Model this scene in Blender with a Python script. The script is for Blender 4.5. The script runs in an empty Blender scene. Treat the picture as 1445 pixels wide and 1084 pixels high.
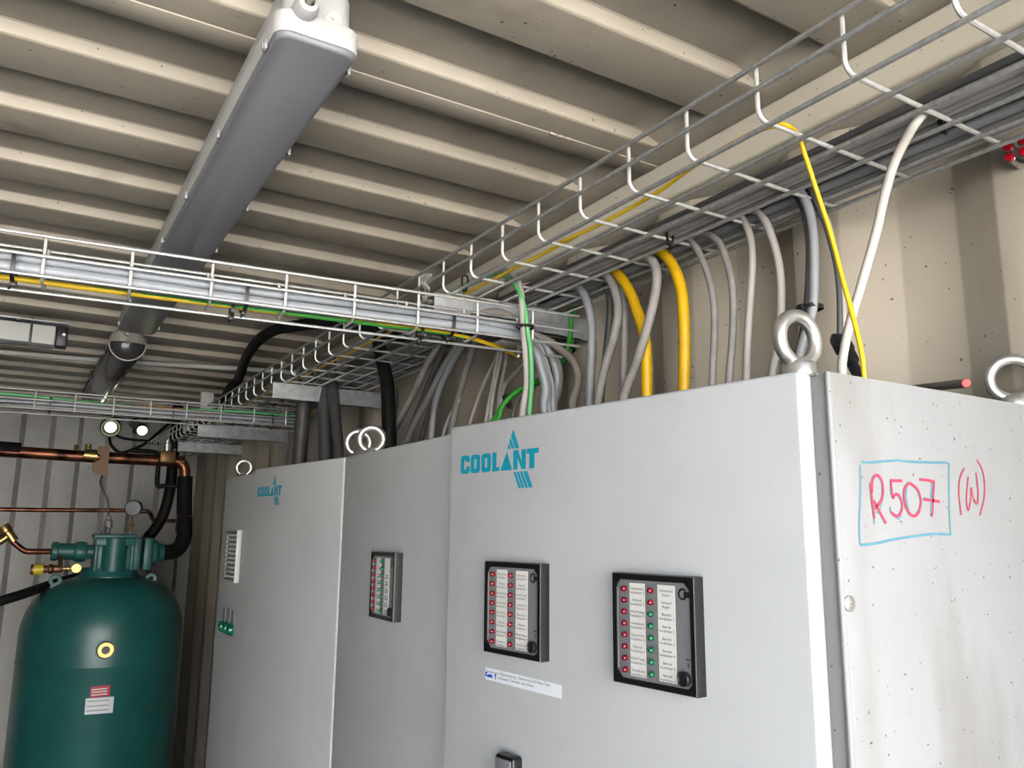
import bpy, bmesh, math, random
from mathutils import Vector, Matrix
random.seed(7)
C = bpy.context.scene.collection
ZC = 1.76                                   # eye height above the container floor
# ------------------------------------------------------------------ camera
W, H, F = 1445, 1084, 1136.5
YAW, PIT, ROL = math.radians(31.34), math.radians(10.44), math.radians(0.558)
f0 = Vector((math.sin(YAW), math.cos(YAW), 0)); r0 = Vector((math.cos(YAW), -math.sin(YAW), 0)); u0 = Vector((0, 0, 1))
FW = f0*math.cos(PIT) + u0*math.sin(PIT); up_ = -f0*math.sin(PIT) + u0*math.cos(PIT)
RT = r0*math.cos(ROL) + up_*math.sin(ROL); UP = -r0*math.sin(ROL) + up_*math.cos(ROL)
def ray(px, py): return RT*((px-W/2)/F) - UP*((py-H/2)/F) + FW
def at_x(px, py, X): d = ray(px, py); return d*(X/d.x)
def at_y(px, py, Y): d = ray(px, py); return d*(Y/d.y)
def at_z(px, py, Z): d = ray(px, py); return d*(Z/d.z)
cd = bpy.data.cameras.new('camera'); cam = bpy.data.objects.new('camera', cd); C.objects.link(cam)
cd.sensor_width = 36; cd.lens = F/W*36; cd.clip_start = 0.02; cd.clip_end = 200
m3 = Matrix((RT, UP, -FW)).transposed(); cam.matrix_world = m3.to_4x4()
bpy.context.scene.camera = cam

# ------------------------------------------------------------------ materials
MATS = {}
def mat(name, col, rough=0.5, metal=0.0, noise=0.0, nscale=8.0, col2=None, specks=0.0, bump=0.0, bscale=200.0, emis=None, estr=0, spec=0.5, trans=0.0, stains=None, coat=0.0, alpha=1.0):
    m = bpy.data.materials.new(name); m.use_nodes = True; nt = m.node_tree; N = nt.nodes; L = nt.links
    b = N['Principled BSDF']; b.inputs['Base Color'].default_value = (*col, 1); b.inputs['Roughness'].default_value = rough
    b.inputs['Metallic'].default_value = metal; b.inputs['Specular IOR Level'].default_value = spec
    if trans: b.inputs['Transmission Weight'].default_value = trans
    if coat: b.inputs['Coat Weight'].default_value = coat; b.inputs['Coat Roughness'].default_value = .12
    if emis: b.inputs['Emission Color'].default_value = (*emis, 1); b.inputs['Emission Strength'].default_value = estr
    tc = N.new('ShaderNodeTexCoord'); last = None
    def mix(fac, A, B):
        x = N.new('ShaderNodeMix'); x.data_type = 'RGBA'
        L.new(fac, x.inputs[0])
        for s, v in ((6, A), (7, B)):
            if isinstance(v, tuple): x.inputs[s].default_value = (*v, 1)
            else: L.new(v, x.inputs[s])
        return x.outputs[2]
    def nz(scale, det=4, lo=.4, hi=.65, sx=(1, 1, 1)):
        mp = N.new('ShaderNodeMapping'); mp.inputs['Scale'].default_value = sx; L.new(tc.outputs['Object'], mp.inputs[0])
        n = N.new('ShaderNodeTexNoise'); n.inputs['Scale'].default_value = scale; n.inputs['Detail'].default_value = det
        L.new(mp.outputs[0], n.inputs[0])
        r = N.new('ShaderNodeMapRange'); r.inputs[1].default_value = lo; r.inputs[2].default_value = hi
        L.new(n.outputs[0], r.inputs[0]); return r.outputs[0]
    cur = col
    if noise:
        c2 = col2 or tuple(c*(1-noise) for c in col)
        cur = mix(nz(nscale, 5), cur, c2)
    if stains:
        sc, colr, lo, hi, sx = stains
        cur = mix(nz(sc, 6, lo, hi, sx), cur, colr)
    if specks:
        cur = mix(nz(specks*2.2, 1, .755, .775), cur, tuple(c*.22 for c in col))
    if not isinstance(cur, tuple): L.new(cur, b.inputs['Base Color'])
    if bump:
        n = N.new('ShaderNodeTexNoise'); n.inputs['Scale'].default_value = bscale; n.inputs['Detail'].default_value = 2
        L.new(tc.outputs['Object'], n.inputs[0]); bp = N.new('ShaderNodeBump'); bp.inputs['Strength'].default_value = bump
        bp.inputs['Distance'].default_value = .001; L.new(n.outputs[0], bp.inputs['Height']); L.new(bp.outputs[0], b.inputs['Normal'])
    MATS[name] = m; return m
railm = mat('cream_rail_paint', (.78, .71, .57), .5, noise=.08, nscale=6, specks=70)
beige = mat('beige_container_paint', (.66, .58, .455), .5, noise=.14, nscale=6, specks=62, bump=.1, bscale=90, stains=(9, (.44, .37, .28), .58, .8, (1, 1, 1)))
wallm = mat('tan_wall_paint', (.60, .53, .42), .5, noise=.1, nscale=4, specks=55, stains=(7, (.46, .40, .31), .6, .8, (1, 1, .4)))
backm = mat('grey_back_wall_paint', (.70, .685, .65), .55, noise=.15, nscale=5, specks=50, stains=(5, (.46, .44, .40), .58, .85, (1, 1, .3)))
darkwall = mat('bounce_cut_left_wall', (.07, .075, .075), .6, noise=.2, nscale=4)  # unseen wall, darkened to cut the light it bounces onto the cabinets
floorm = mat('worn_plywood_floor', (.11, .10, .085), .6, noise=.4, nscale=5)
groundm = mat('pale_concrete_yard', (.20, .195, .18), .9, noise=.2, nscale=.8)
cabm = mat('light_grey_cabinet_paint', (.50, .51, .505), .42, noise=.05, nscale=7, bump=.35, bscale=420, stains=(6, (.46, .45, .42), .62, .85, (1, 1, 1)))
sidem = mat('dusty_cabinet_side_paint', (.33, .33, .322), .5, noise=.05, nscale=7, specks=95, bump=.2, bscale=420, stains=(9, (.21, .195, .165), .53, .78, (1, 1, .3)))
galv = mat('galvanised_wire', (.58, .58, .565), .45, .7, noise=.22, nscale=160, bump=.3, bscale=350)
galvr = mat('bright_zinc_rung', (.80, .79, .76), .38, .55, noise=.15, nscale=90)
galvp = mat('galvanised_sheet', (.66, .68, .70), .35, .6, noise=.25, nscale=40)
steel = mat('zinc_plated_steel', (.62, .61, .58), .32, .85, noise=.15, nscale=60)
darksteel = mat('dark_threaded_steel', (.50, .47, .43), .4, .7)
g1 = mat('grey_cable_sheath', (.30, .29, .28), .5, noise=.2, nscale=25)
g2 = mat('dusty_grey_cable_sheath', (.36, .335, .31), .6, noise=.25, nscale=30)
g3 = mat('dark_grey_cable_sheath', (.085, .083, .082), .5, noise=.2, nscale=25)
g4 = mat('pale_grey_cable_sheath', (.47, .44, .40), .55, noise=.15, nscale=25)
g5 = mat('blue_grey_cable_sheath', (.33, .34, .35), .42, noise=.15, nscale=25)
g5b = mat('skylit_grey_cable_sheath', (.34, .365, .395), .36, noise=.12, nscale=25)  # grey sheath with the blue of the sky light mixed into its colour
g6 = mat('brown_grey_cable_sheath', (.34, .30, .265), .6, noise=.2, nscale=25)
whitec = mat('white_cable_sheath', (.70, .66, .58), .5, noise=.15, nscale=30)
yel = mat('yellow_cable_sheath', (.85, .50, .008), .42, noise=.12, nscale=40, stains=(22, (.45, .27, .02), .62, .8, (1, 1, .5)))
yel2 = mat('bright_yellow_patch_cord', (.86, .56, .015), .4)
grn = mat('green_earth_insulation', (.045, .33, .035), .4)
grn2 = mat('light_green_earth_insulation', (.12, .45, .16), .4)
blk = mat('black_plastic', (.012, .012, .013), .4)
blkr = mat('black_rubber', (.007, .007, .0075), .6, spec=.25)
bezelm = mat('black_bezel_plastic', (.006, .006, .007), .35)
facem = mat('grey_alarm_face', (.17, .17, .175), .35)
paper = mat('paper_label', (.66, .65, .60), .6)
ink = mat('black_ink', (.03, .03, .035), .7)
stickm = mat('white_sticker_film', (.74, .77, .80), .5)
bluem = mat('blue_marker', (.005, .07, .55), .6)
redled = mat('red_indicator_lens', (.19, .004, .010), .15, coat=.6)
grnled = mat('green_indicator_lens', (.006, .125, .05), .15, coat=.6)
grnlamp = mat('green_pilot_lens', (.0, .16, .075), .18, coat=.7)
redcap = mat('red_lens_cap', (.42, .002, .012), .18, coat=.6)
teal = mat('teal_logo_print', (.004, .27, .37), .5)
cyanmk = mat('cyan_marker', (.10, .27, .34), .7, noise=.2, nscale=80)
redmk = mat('red_marker', (.52, .05, .10), .7, noise=.15, nscale=80)
whitepl = mat('white_lamp_plastic', (.66, .65, .63), .4)
diffm = mat('grey_unlit_diffuser', (.28, .28, .295), .3, noise=.08, nscale=3)
clipm = mat('clear_clip', (.5, .5, .5), .25)
darktube = mat('dark_glossy_tube', (.05, .05, .05), .15)
beigecap = mat('beige_end_cap', (.45, .42, .36), .4)
tankm = mat('green_tank_paint', (.018, .115, .105), .34, noise=.18, nscale=7, stains=(5, (.02, .06, .055), .6, .85, (1, 1, 1)))
tankm2 = mat('green_casting_paint', (.022, .125, .115), .42, noise=.2, nscale=15)
lugm = mat('lit_green_lug', (.13, .24, .225), .5)  # tank green made lighter: the light on the lugs is in the colour
brass = mat('brass_fitting', (.42, .29, .11), .34, .9)
copper = mat('copper_pipe', (.26, .10, .055), .36, .85, noise=.6, nscale=16, col2=(.045, .018, .014))
yelcap = mat('yellow_cap', (.62, .46, .03), .45)
cardm = mat('tan_foam_pad', (.30, .19, .11), .8)
redlab = mat('red_paper_label', (.52, .02, .05), .5)
whitebox = mat('white_plastic_box', (.62, .62, .58), .5)
ledlit = mat('lit_spot_lens', (.9, .95, .8), .3, emis=(.95, 1, .62), estr=2.2)
chrome = mat('chrome', (.8, .8, .8), .1, 1.0)
whiteedge = mat('white_grille_plastic', (.70, .70, .68), .45)
insul = mat('black_foam_insulation', (.007, .007, .0075), .75, spec=.2)

# ------------------------------------------------------------------ builders
def frame_from(n):
    n = Vector(n).normalized(); a = Vector((0, 0, 1)) if abs(n.z) < .9 else Vector((1, 0, 0))
    x = a.cross(n).normalized(); return x, n.cross(x)
def smooth(pts, k=8):
    P = [Vector(p) for p in pts]
    if len(P) < 3: return P
    out = []
    for i in range(len(P)-1):
        a = P[i-1] if i else P[0]*2-P[1]; b = P[i]; c = P[i+1]; d = P[i+2] if i+2 < len(P) else P[-1]*2-P[-2]
        for j in range(k):
            t = j/k; t2 = t*t; t3 = t2*t
            out.append(.5*((2*b)+(c-a)*t+(2*a-5*b+4*c-d)*t2+(-a+3*b-3*c+d)*t3))
    out.append(P[-1]); return out
class MB:
    def __init__(s): s.bm = bmesh.new(); s.mats = []
    def mi(s, m):
        if m not in s.mats: s.mats.append(m)
        return s.mats.index(m)
    def box(s, c, size, m, bev=0, M=None, seg=2):
        t = bmesh.new(); bmesh.ops.create_cube(t, size=1)
        bmesh.ops.scale(t, vec=size, verts=t.verts)
        if bev: bmesh.ops.bevel(t, geom=list(t.edges), offset=bev, segments=seg, profile=.5, affect='EDGES')
        bmesh.ops.translate(t, vec=c, verts=t.verts)
        if M is not None: bmesh.ops.transform(t, matrix=M, verts=t.verts)
        return s.join(t, m)
    def join(s, t, m):
        k = s.mi(m); vm = {v: s.bm.verts.new(v.co) for v in t.verts}
        for f in t.faces:
            try: n = s.bm.faces.new([vm[v] for v in f.verts]); n.material_index = k
            except ValueError: pass
        t.free(); return s
    def tube(s, pts, r, m, n=10, cap=True, closed=False):
        P = [Vector(p) for p in pts]; k = s.mi(m); R = r if isinstance(r, (list, tuple)) else [r]*len(P)
        T = []
        for i in range(len(P)):
            a = P[i-1] if (i or closed) else P[i]; b = P[(i+1) % len(P)] if (i+1 < len(P) or closed) else P[i]
            T.append((b-a).normalized())
        x, y = frame_from(T[0]); rings = []
        for i, p in enumerate(P):
            if i:
                q = T[i-1].rotation_difference(T[i]); x = q @ x; y = q @ y
            rings.append([s.bm.verts.new(p+(x*math.cos(2*math.pi*j/n)+y*math.sin(2*math.pi*j/n))*R[i]) for j in range(n)])
        for i in range(len(P)-(0 if closed else 1)):
            A, B = rings[i], rings[(i+1) % len(P)]
            for j in range(n):
                f = s.bm.faces.new((A[j], A[(j+1) % n], B[(j+1) % n], B[j])); f.material_index = k
        if cap and not closed:
            f = s.bm.faces.new(rings[0][::-1]); f.material_index = k; f = s.bm.faces.new(rings[-1]); f.material_index = k
        return s
    def lathe(s, prof, o, ax, m, n=32, xdir=None):
        o = Vector(o); ax = Vector(ax).normalized(); x, y = frame_from(ax); k = s.mi(m); rings = []
        for r, h in prof:
            if r < 1e-6: rings.append([s.bm.verts.new(o+ax*h)])
            else: rings.append([s.bm.verts.new(o+ax*h+(x*math.cos(2*math.pi*j/n)+y*math.sin(2*math.pi*j/n))*r) for j in range(n)])
        for A, B in zip(rings, rings[1:]):
            for j in range(n):
                a, b, c, d = A[j % len(A)], A[(j+1) % len(A)], B[(j+1) % len(B)], B[j % len(B)]
                vs = []
                for v in (a, b, c, d):
                    if v not in vs: vs.append(v)
                if len(vs) > 2: f = s.bm.faces.new(vs); f.material_index = k
        for Rg, rev in ((rings[0], True), (rings[-1], False)):
            if len(Rg) > 2: f = s.bm.faces.new(Rg[::-1] if rev else Rg); f.material_index = k
        return s
    def prism(s, poly, o, ux, uy, depth, m):        # poly (2D) in frame o,ux,uy, extruded along ux x uy
        o, ux, uy = Vector(o), Vector(ux), Vector(uy); nn = ux.cross(uy).normalized()*depth; k = s.mi(m)
        A = [s.bm.verts.new(o+ux*p[0]+uy*p[1]) for p in poly]; B = [s.bm.verts.new(v.co+nn) for v in A]
        n = len(poly); fs = [s.bm.faces.new(B), s.bm.faces.new(A[::-1])]
        for i in range(n): fs.append(s.bm.faces.new((A[i], A[(i+1) % n], B[(i+1) % n], B[i])))
        for f in fs: f.material_index = k
        return s
    def ribbon(s, pts, w, nrm, m, th=.0004):        # flat stroke with round ends lying on a plane
        P = [Vector(p) for p in pts]; nrm = Vector(nrm).normalized(); k = s.mi(m); L = []; R = []
        for i, p in enumerate(P):
            t = (P[min(i+1, len(P)-1)]-P[max(i-1, 0)]).normalized(); side = nrm.cross(t).normalized()*w/2
            L.append(s.bm.verts.new(p+side+nrm*th)); R.append(s.bm.verts.new(p-side+nrm*th))
        for i in range(len(P)-1):
            f = s.bm.faces.new((R[i], R[i+1], L[i+1], L[i])); f.material_index = k
        return s
    def text(s, txt, size, o, ux, uy, m, align='CENTER', ext=.0002):
        c = bpy.data.curves.new('t', 'FONT'); c.body = txt; c.size = size; c.align_x = align; c.align_y = 'CENTER'; c.resolution_u = 2
        ob = bpy.data.objects.new('t', c); C.objects.link(ob)
        dg = bpy.context.evaluated_depsgraph_get(); me = bpy.data.meshes.new_from_object(ob.evaluated_get(dg))
        k = s.mi(m); o, ux, uy = Vector(o), Vector(ux), Vector(uy); nn = ux.cross(uy).normalized()*ext
        V = [s.bm.verts.new(o+ux*v.co.x+uy*v.co.y+nn) for v in me.vertices]
        for p in me.polygons:
            try: f = s.bm.faces.new([V[i] for i in p.vertices]); f.material_index = k
            except ValueError: pass
        bpy.data.objects.remove(ob); bpy.data.curves.remove(c); bpy.data.meshes.remove(me); return s
    def build(s, name, parent=None, loc=None, ang=35, fixn=True):
        """loc = origin of the object in world space; vertices are given in world space (or in the parent's own frame when loc is None and the parent is turned)"""
        L = Vector(loc) if loc is not None else Vector((0, 0, 0))
        if parent is not None and loc is None and not parent.get('_local'): L = parent.location.copy()
        if fixn: bmesh.ops.recalc_face_normals(s.bm, faces=s.bm.faces)
        me = bpy.data.meshes.new(name); 
        if parent is None or not parent.get('_local'): bmesh.ops.translate(s.bm, vec=-L, verts=s.bm.verts)
        s.bm.to_mesh(me); s.bm.free()
        for m in s.mats: me.materials.append(m)
        me.shade_smooth(); me.set_sharp_from_angle(angle=math.radians(ang))
        o = bpy.data.objects.new(name, me); C.objects.link(o)
        if parent is not None:
            o.parent = parent
            if not parent.get('_local'):
                pw = Vector((0, 0, 0)); q = parent
                while q: pw += q.location; q = q.parent
                o.location = L-pw
        else: o.location = L
        return o
def tag(o, label, cat, group=None, kind=None):
    o['label'] = label; o['category'] = cat
    if group: o['group'] = group
    if kind: o['kind'] = kind
    return o
def struct(o): o['kind'] = 'structure'; return o
def thing(name, label, cat, loc, group=None):
    o = bpy.data.objects.new(name, None); C.objects.link(o); o.location = loc; o.empty_display_size = .05
    return tag(o, label, cat, group)
def local_thing(name, label, cat, M, group=None):       # a thing whose parts are given in its own turned frame
    o = bpy.data.objects.new(name, None); C.objects.link(o); o.matrix_world = M; o['_local'] = 1; o.empty_display_size = .05
    return tag(o, label, cat, group)
def pt(x, y, z): return Vector((x, y, z))

# ------------------------------------------------------------------ the container
XL, XR, Y0, Y1, ZF = -1.42, .912, -.55, 5.1, -ZC
ZLO, ZHI, PITCH = .618, .6375, .2090
def ceiling():
    bm = bmesh.new(); ys = []
    def add(y, h): ys.append((y, h))
    k0 = math.floor((Y0-1.13)/PITCH)-1
    for k in range(k0, int((Y1-1.13)/PITCH)+2):
        b = 1.13+k*PITCH
        for dy, h in ((-.0010, .10), (.0012, .02), (.004, 0), (.0875, 0), (.0903, .02), (.0925, .10), (.0965, .92), (.099, 1), (.2015, 1), (.2042, .92)): add(b+dy, h)
    ys = [p for p in ys if Y0 < p[0] < Y1]; ys = [(Y0, 1)]+ys+[(Y1, 0), (Y1+.1, 0)]
    xs = [XL-.06, XL, -1.35, -1.32, -1.29, -.9, -.5, -.1, .3, .6, .74, .775, .795, .81, .825, .84, .855, .87, .945]
    def w(x):
        t = min(1, max(0, (.858-x)/.075)); t2 = min(1, max(0, (x+1.36)/.07)); t = min(t, t2); return t*t*(3-2*t)
    G = [[bm.verts.new((x, y, ZLO+(ZHI-ZLO)*h*w(x))) for x in xs] for y, h in ys]
    for i in range(len(ys)-1):
        for j in range(len(xs)-1): bm.faces.new((G[i][j], G[i+1][j], G[i+1][j+1], G[i][j+1]))
    mb = MB(); mb.join(bm, beige)
    mb.box(((XL+XR)/2, (Y0+Y1)/2+.04, ZHI+.03), (XR-XL+.14, Y1-Y0+.12, .02), beige); mb.box(((XL+XR)/2, Y1+.085, (ZHI+ZLO)/2), (XR-XL+.14, .02, .09), beige)
    return struct(mb.build('ceiling', ang=28))
ceiling()
# lapped sheet seam: a thin lip of sealant running across the roof
mb = MB(); ym = at_z(480, 93, ZLO-.001).y
mb.box(((XL+.92)/2-.03, ym+.02, ZLO-.0012), (.92-XL, .040, .0024), beige, .0007)
for x_ in (.66, .675, .69): mb.box((x_, ym, ZLO-.003), (.010, .006, .004), beige, .001)
struct(mb.build('trim_1'))
def side_rail(name, x0, x1):
    mb = MB(); mb.box(((x0+x1)/2, (Y0+Y1)/2, .584), (x1-x0, Y1-Y0, .068), railm, .006, seg=3); return struct(mb.build(name))
side_rail('trim_2', .876, .962); side_rail('trim_3', XL-.05, XL+.036)
def corrugated(name, axis, base, a0, a1, z0, z1, phase, sgn, m, pitch=.278, sl=.068, dep=.036):
    prof = []   # (distance along wall, recess)
    k = math.floor((a0-phase)/pitch)-1
    while phase+k*pitch < a1+pitch:
        s = phase+k*pitch
        for d, h in ((0, 0), (.004, .03), (sl-.004, .97), (sl, 1), (pitch/2, 1), (pitch/2+.004, .97), (pitch/2+sl-.004, .03), (pitch/2+sl, 0)): prof.append((s+d, h*dep))
        k += 1
    prof = [p for p in prof if a0 < p[0] < a1]; prof = [(a0, prof[0][1])]+prof+[(a1, prof[-1][1])]
    bm = bmesh.new(); rows = []
    for z in (z0, z1):
        rows.append([bm.verts.new((base+sgn*h, s, z) if axis == 'y' else (s, base+sgn*h, z)) for s, h in prof])
    for i in range(len(prof)-1): bm.faces.new((rows[0][i], rows[0][i+1], rows[1][i+1], rows[1][i]))
    mb = MB(); mb.join(bm, m)
    mid = (a0+a1)/2; zz = (z0+z1)/2
    if axis == 'y': mb.box((base+sgn*.05, mid, zz), (.02, a1-a0, z1-z0), m)
    else: mb.box((mid, base+sgn*.05, zz), (a1-a0, .02, z1-z0), m)
    return struct(mb.build(name, ang=20))
corrugated('wall_right', 'y', XR, Y0, Y1+.07, ZF, .56, .448, 1, wallm)
corrugated('wall_left', 'y', XL, Y0, Y1+.07, ZF, .56, .1, -1, darkwall)
corrugated('wall_back', 'x', Y1, XL-.07, .97, ZF, .62, -.020, 1, backm, .2795, .036, .046)
mb = MB(); mb.box(((XL+XR)/2, (Y0+Y1)/2, ZF-.02), (XR-XL+.2, Y1-Y0+.2, .04), floorm); struct(mb.build('floor'))
mb = MB(); mb.box((0, -8, ZF-.2), (60, 60, .1), groundm); struct(mb.build('ground'))
# added pale wall, out of view, bouncing sunlight in through the open doors
mb = MB(); mb.box((0, -4.8, ZF+1.5), (20, .3, 3.4), mat('bounce_wall_render', (.72, .70, .67), .9, noise=.06, nscale=1)); struct(mb.build('wall_bounce'))

# ------------------------------------------------------------------ wire mesh trays
def arc(c, r, a0, a1, n=5): return [(c[0]+r*math.cos(a0+(a1-a0)*i/n), c[1]+r*math.sin(a0+(a1-a0)*i/n)) for i in range(n+1)]
def mesh_tray(name, label, group, M, length, width, first, wires, both=True, wr=.0029, rr=.0025, wireslen=None):
    """frame: X along the tray, Y across, Z up; origin at the lower near corner of the mesh"""
    t = local_thing(name, label, 'cable tray', M, group)
    hgt = .055; R = .012
    path = [(0, hgt), (0, hgt*.5), (0, R)]+arc((R, R), R, math.pi, 1.5*math.pi)[1:]+[(width*.5, 0)]
    if both: path += [(width-R, 0)]+arc((width-R, R), R, -math.pi/2, 0)[1:]+[(width, hgt*.5), (width, hgt)]
    else: path += [(width-.006, 0), (width, .002)]
    x = first; k = 0
    while x < length:
        mb = MB(); mb.tube([(0, a, b) for a, b in path], rr, galvr, 8)
        o = mb.build('rung', t); o.location = (x, 0, 0)
        if k:
            me = o.data; o.data = keep; bpy.data.meshes.remove(me)
        else: keep = o.data
        x += .1; k += 1
    for (a, b) in wires:
        mb = MB(); n = max(2, int(length/.12))
        mb.tube([(length*i/n, a, b) for i in range(n+1)], wr, galv, 8); mb.build('long_wire', t)
    return t
def basis(ex, ey, ez, o): return Matrix(((ex[0], ey[0], ez[0], o[0]), (ex[1], ey[1], ez[1], o[1]), (ex[2], ey[2], ez[2], o[2]), (0, 0, 0, 1)))
# long tray under the right rail: X runs along +Y of the room, across = +X of the room
mesh_tray('cable_tray', 'long wire mesh cable tray running under the right roof rail, full of grey cables', None,
          basis((0, 1, 0), (1, 0, 0), (0, 0, 1), (.594, -.5, .408)), 5.3, .253, .0075,
          [(-.005, .055), (-.005, .029), (.010, -.005), (.060, -.005), (.110, -.005), (.160, -.005), (.210, -.005), (.245, -.005)], both=False)
# two lighter trays that cross the room below it
ang = math.radians(-4.3); e1 = (math.cos(ang), math.sin(ang), 0); e2 = (-math.sin(ang), math.cos(ang), 0)
PL = pt(-1.2, 1.134+1.2*math.tan(-ang), .306)
lt = mesh_tray('cable_tray', 'nearer cross tray of white wire holding blue-grey cables and a striped earth wire', None,
          basis(e1, e2, (0, 0, 1), PL), 1.99, .055, .003, [(-.0045, .055), (-.0045, .029), (-.0045, .003), (.052, -.0045), (.059, .055)], wr=.0024, rr=.0022)
ang2 = math.radians(-2.6); h1 = (math.cos(ang2), math.sin(ang2), 0); h2 = (-math.sin(ang2), math.cos(ang2), 0)
PR = pt(-1.2, 2.610+1.22*math.tan(-ang2), .326)
rt = mesh_tray('cable_tray', 'farther cross tray of thin wire over the green tank holding thin grey cables', None,
          basis(h1, h2, (0, 0, 1), PR), 1.98, .055, .02, [(-.0045, .055), (-.0045, .029), (-.0045, .003), (.052, -.0045), (.059, .055)], wr=.0024, rr=.0022)
def L1(a, b, c): return PL+Vector(e1)*a+Vector(e2)*b+Vector((0, 0, c))
def L2(a, b, c): return PR+Vector(h1)*a+Vector(h2)*b+Vector((0, 0, c))

# ------------------------------------------------------------------ cables
def cable(pts, r, m, label, name='cable', cat='cable', group=None, k=7, n=10, raw=False):
    mb = MB(); P = [Vector(p) for p in pts] if raw else smooth(pts, k); mb.tube(P, r, m, n)
    o = mb.build(name, None, loc=P[0], ang=60); return tag(o, label, cat, group)
GB = 'cables bundled in the right mesh tray'
lanes = [(.7340, .4185, .0065, g2), (.7465, .4175, .006, g2), (.7580, .418, .0055, g4), (.7690, .4175, .0055, g1), (.807, .4185, .0065, g5), (.820, .417, .0058, g1), (.8325, .418, .0062, g1), (.8435, .417, .0052, g4),
         (.7395, .4305, .006, g3), (.7525, .4305, .006, g1), (.7645, .431, .0058, g2), (.7760, .4315, .0055, g3), (.7865, .4335, .0062, g1), (.8005, .4315, .0062, g2), (.8135, .431, .006, g1), (.8265, .4295, .006, g1), (.839, .429, .006, g2), (.8525, .4285, .006, g1), (.8500, .4405, .0055, g3), (.777, .444, .006, g3), (.792, .446, .006, g3), (.763, .4435, .006, g3)]
for i, (x, z, r, m) in enumerate(lanes):
    P = []; y = -.5; ph = random.random()*6
    while y < 4.7:
        P.append((x+.0011*math.sin(y*2.1+ph), y, z+.0009*math.sin(y*3.3+ph*2))); y += .22
    col = {g1: 'mid grey', g2: 'dusty grey', g3: 'dark grey', g4: 'pale grey', g5: 'blue grey'}[m]
    low = z < .425
    cable(P, r*.9, m, '%s cable lying in the bundle of the right mesh tray, %s layer' % (col, 'lower' if low else 'upper'), group=GB+', '+col+(' lower' if low else ' upper'), k=3)
def drop(px, r, m, label, X=.79, lead=True, bottom=.131, name='cable', cat='cable', z0=.421):
    P = []
    Xs = X if isinstance(X, (list, tuple)) else [X]*len(px)
    for (a, b), xx in zip(px, Xs): P.append(at_x(a, b, xx))
    if lead:
        p = P[0]; P = [pt(p.x-.004, p.y+.30, .437), pt(p.x-.002, p.y+.16, .431), pt(p.x, p.y+.05, max(z0, p.z+.004))]+P
    q = P[-1]; d = (P[-1]-P[-2]).normalized()
    if q.z > bottom+.004: P.append(pt(min(.89, q.x), q.y+d.y/max(.3, abs(d.z))*(q.z-bottom)*.5, bottom))
    return cable(P, r*1.13, m, label, name, cat)
def rpx(p, w, X): # pixel radius -> metres at the plane
    v = at_x(p[0], p[1], X); return w*(v.dot(FW))/F
drop([(918, 351), (936, 358), (953, 382), (963, 420), (966, 486), (965, 548)], rpx((963, 440), 7.3, .79), yel, 'thick yellow cable hanging straight behind the near cabinet, printed with dark text')
drop([(848, 375), (863, 378), (884, 403), (901, 444), (911, 486), (913, 557)], rpx((901, 440), 7.0, .79), yel, 'thick yellow cable curving down beside the crossing grey cable')
drop([(908, 363), (922, 371), (927, 396), (918, 444), (901, 503), (880, 560)], rpx((918, 440), 6, .775), g2, 'grey cable slanting across the front of a thick yellow cable', X=.772)
drop([(846, 385), (863, 399), (872, 434), (866.5, 475), (854, 517), (844, 565)], rpx((870, 440), 5.6, .78), g2, 'brownish grey cable leaning outward left of the yellow pair', X=.78)
drop([(850, 394), (858, 412), (861, 434), (857, 486), (848, 560)], .0052, g3, 'thin dark cable tucked behind the brownish grey leaning cable', X=.81)
drop([(866, 388), (878.6, 420), (881, 468), (879, 558)], .0056, g1, 'mid grey cable hanging straight just left of the crossing yellow cable', X=.80)
drop([(808, 404), (821.5, 411), (832.6, 441), (835, 486), (832, 569)], .0066, g5, 'blue-grey cable hanging alone right of the green earth wires', X=.79)
drop([(964, 335), (982, 349), (998, 385), (1006.6, 423), (1008, 468), (1005, 541)], rpx((1006, 440), 4.6, .79), g2, 'grey cable hanging just right of the straight yellow cable')
drop([(988, 330), (1012, 339), (1025.6, 368), (1034, 409.6), (1034, 468), (1029, 538)], rpx((1034, 440), 4.9, .79), g2, 'grey cable second to the right of the straight yellow cable')
drop([(1036, 301), (1052, 316), (1060.6, 346), (1061, 389), (1056, 459), (1053, 532)], rpx((1057, 440), 4.9, .79), g4, 'pale grey cable third to the right of the straight yellow cable')
drop([(1054, 296), (1075.6, 306), (1090.5, 339), (1100.5, 382), (1102, 432), (1100, 479), (1090, 526)], rpx((1100, 400), 5.3, .79), g4, 'pale grey cable bulging toward the front eye bolt of the near cabinet')
drop([(1118, 268), (1137, 285), (1147, 325), (1149, 382), (1147, 434), (1137, 470), (1127, 512)], rpx((1147, 400), 6.0, .79), g5, 'grey cable held by the black tie above the front eye bolt')
drop([(1112, 268), (1131, 290), (1140, 333), (1141, 382), (1138, 430), (1132, 470), (1124, 512)], rpx((1139, 400), 4.0, .80), g3, 'dark cable paired behind the tied grey cable above the front eye bolt', X=.80)
drop([(1136, 264), (1148, 280), (1160, 305), (1170, 335), (1180, 375), (1184.5, 420), (1185, 482)], rpx((1180, 400), 3.6, .80), g3, 'thin dark cable running down into a black inline connector', X=.80, bottom=.3)
drop([(1160, 300), (1176, 345), (1185, 385), (1190, 430), (1192, 524)], rpx((1189, 430), 3.6, .81), g4, 'thin beige printed cable behind the white looping cable', X=.815)
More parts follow.
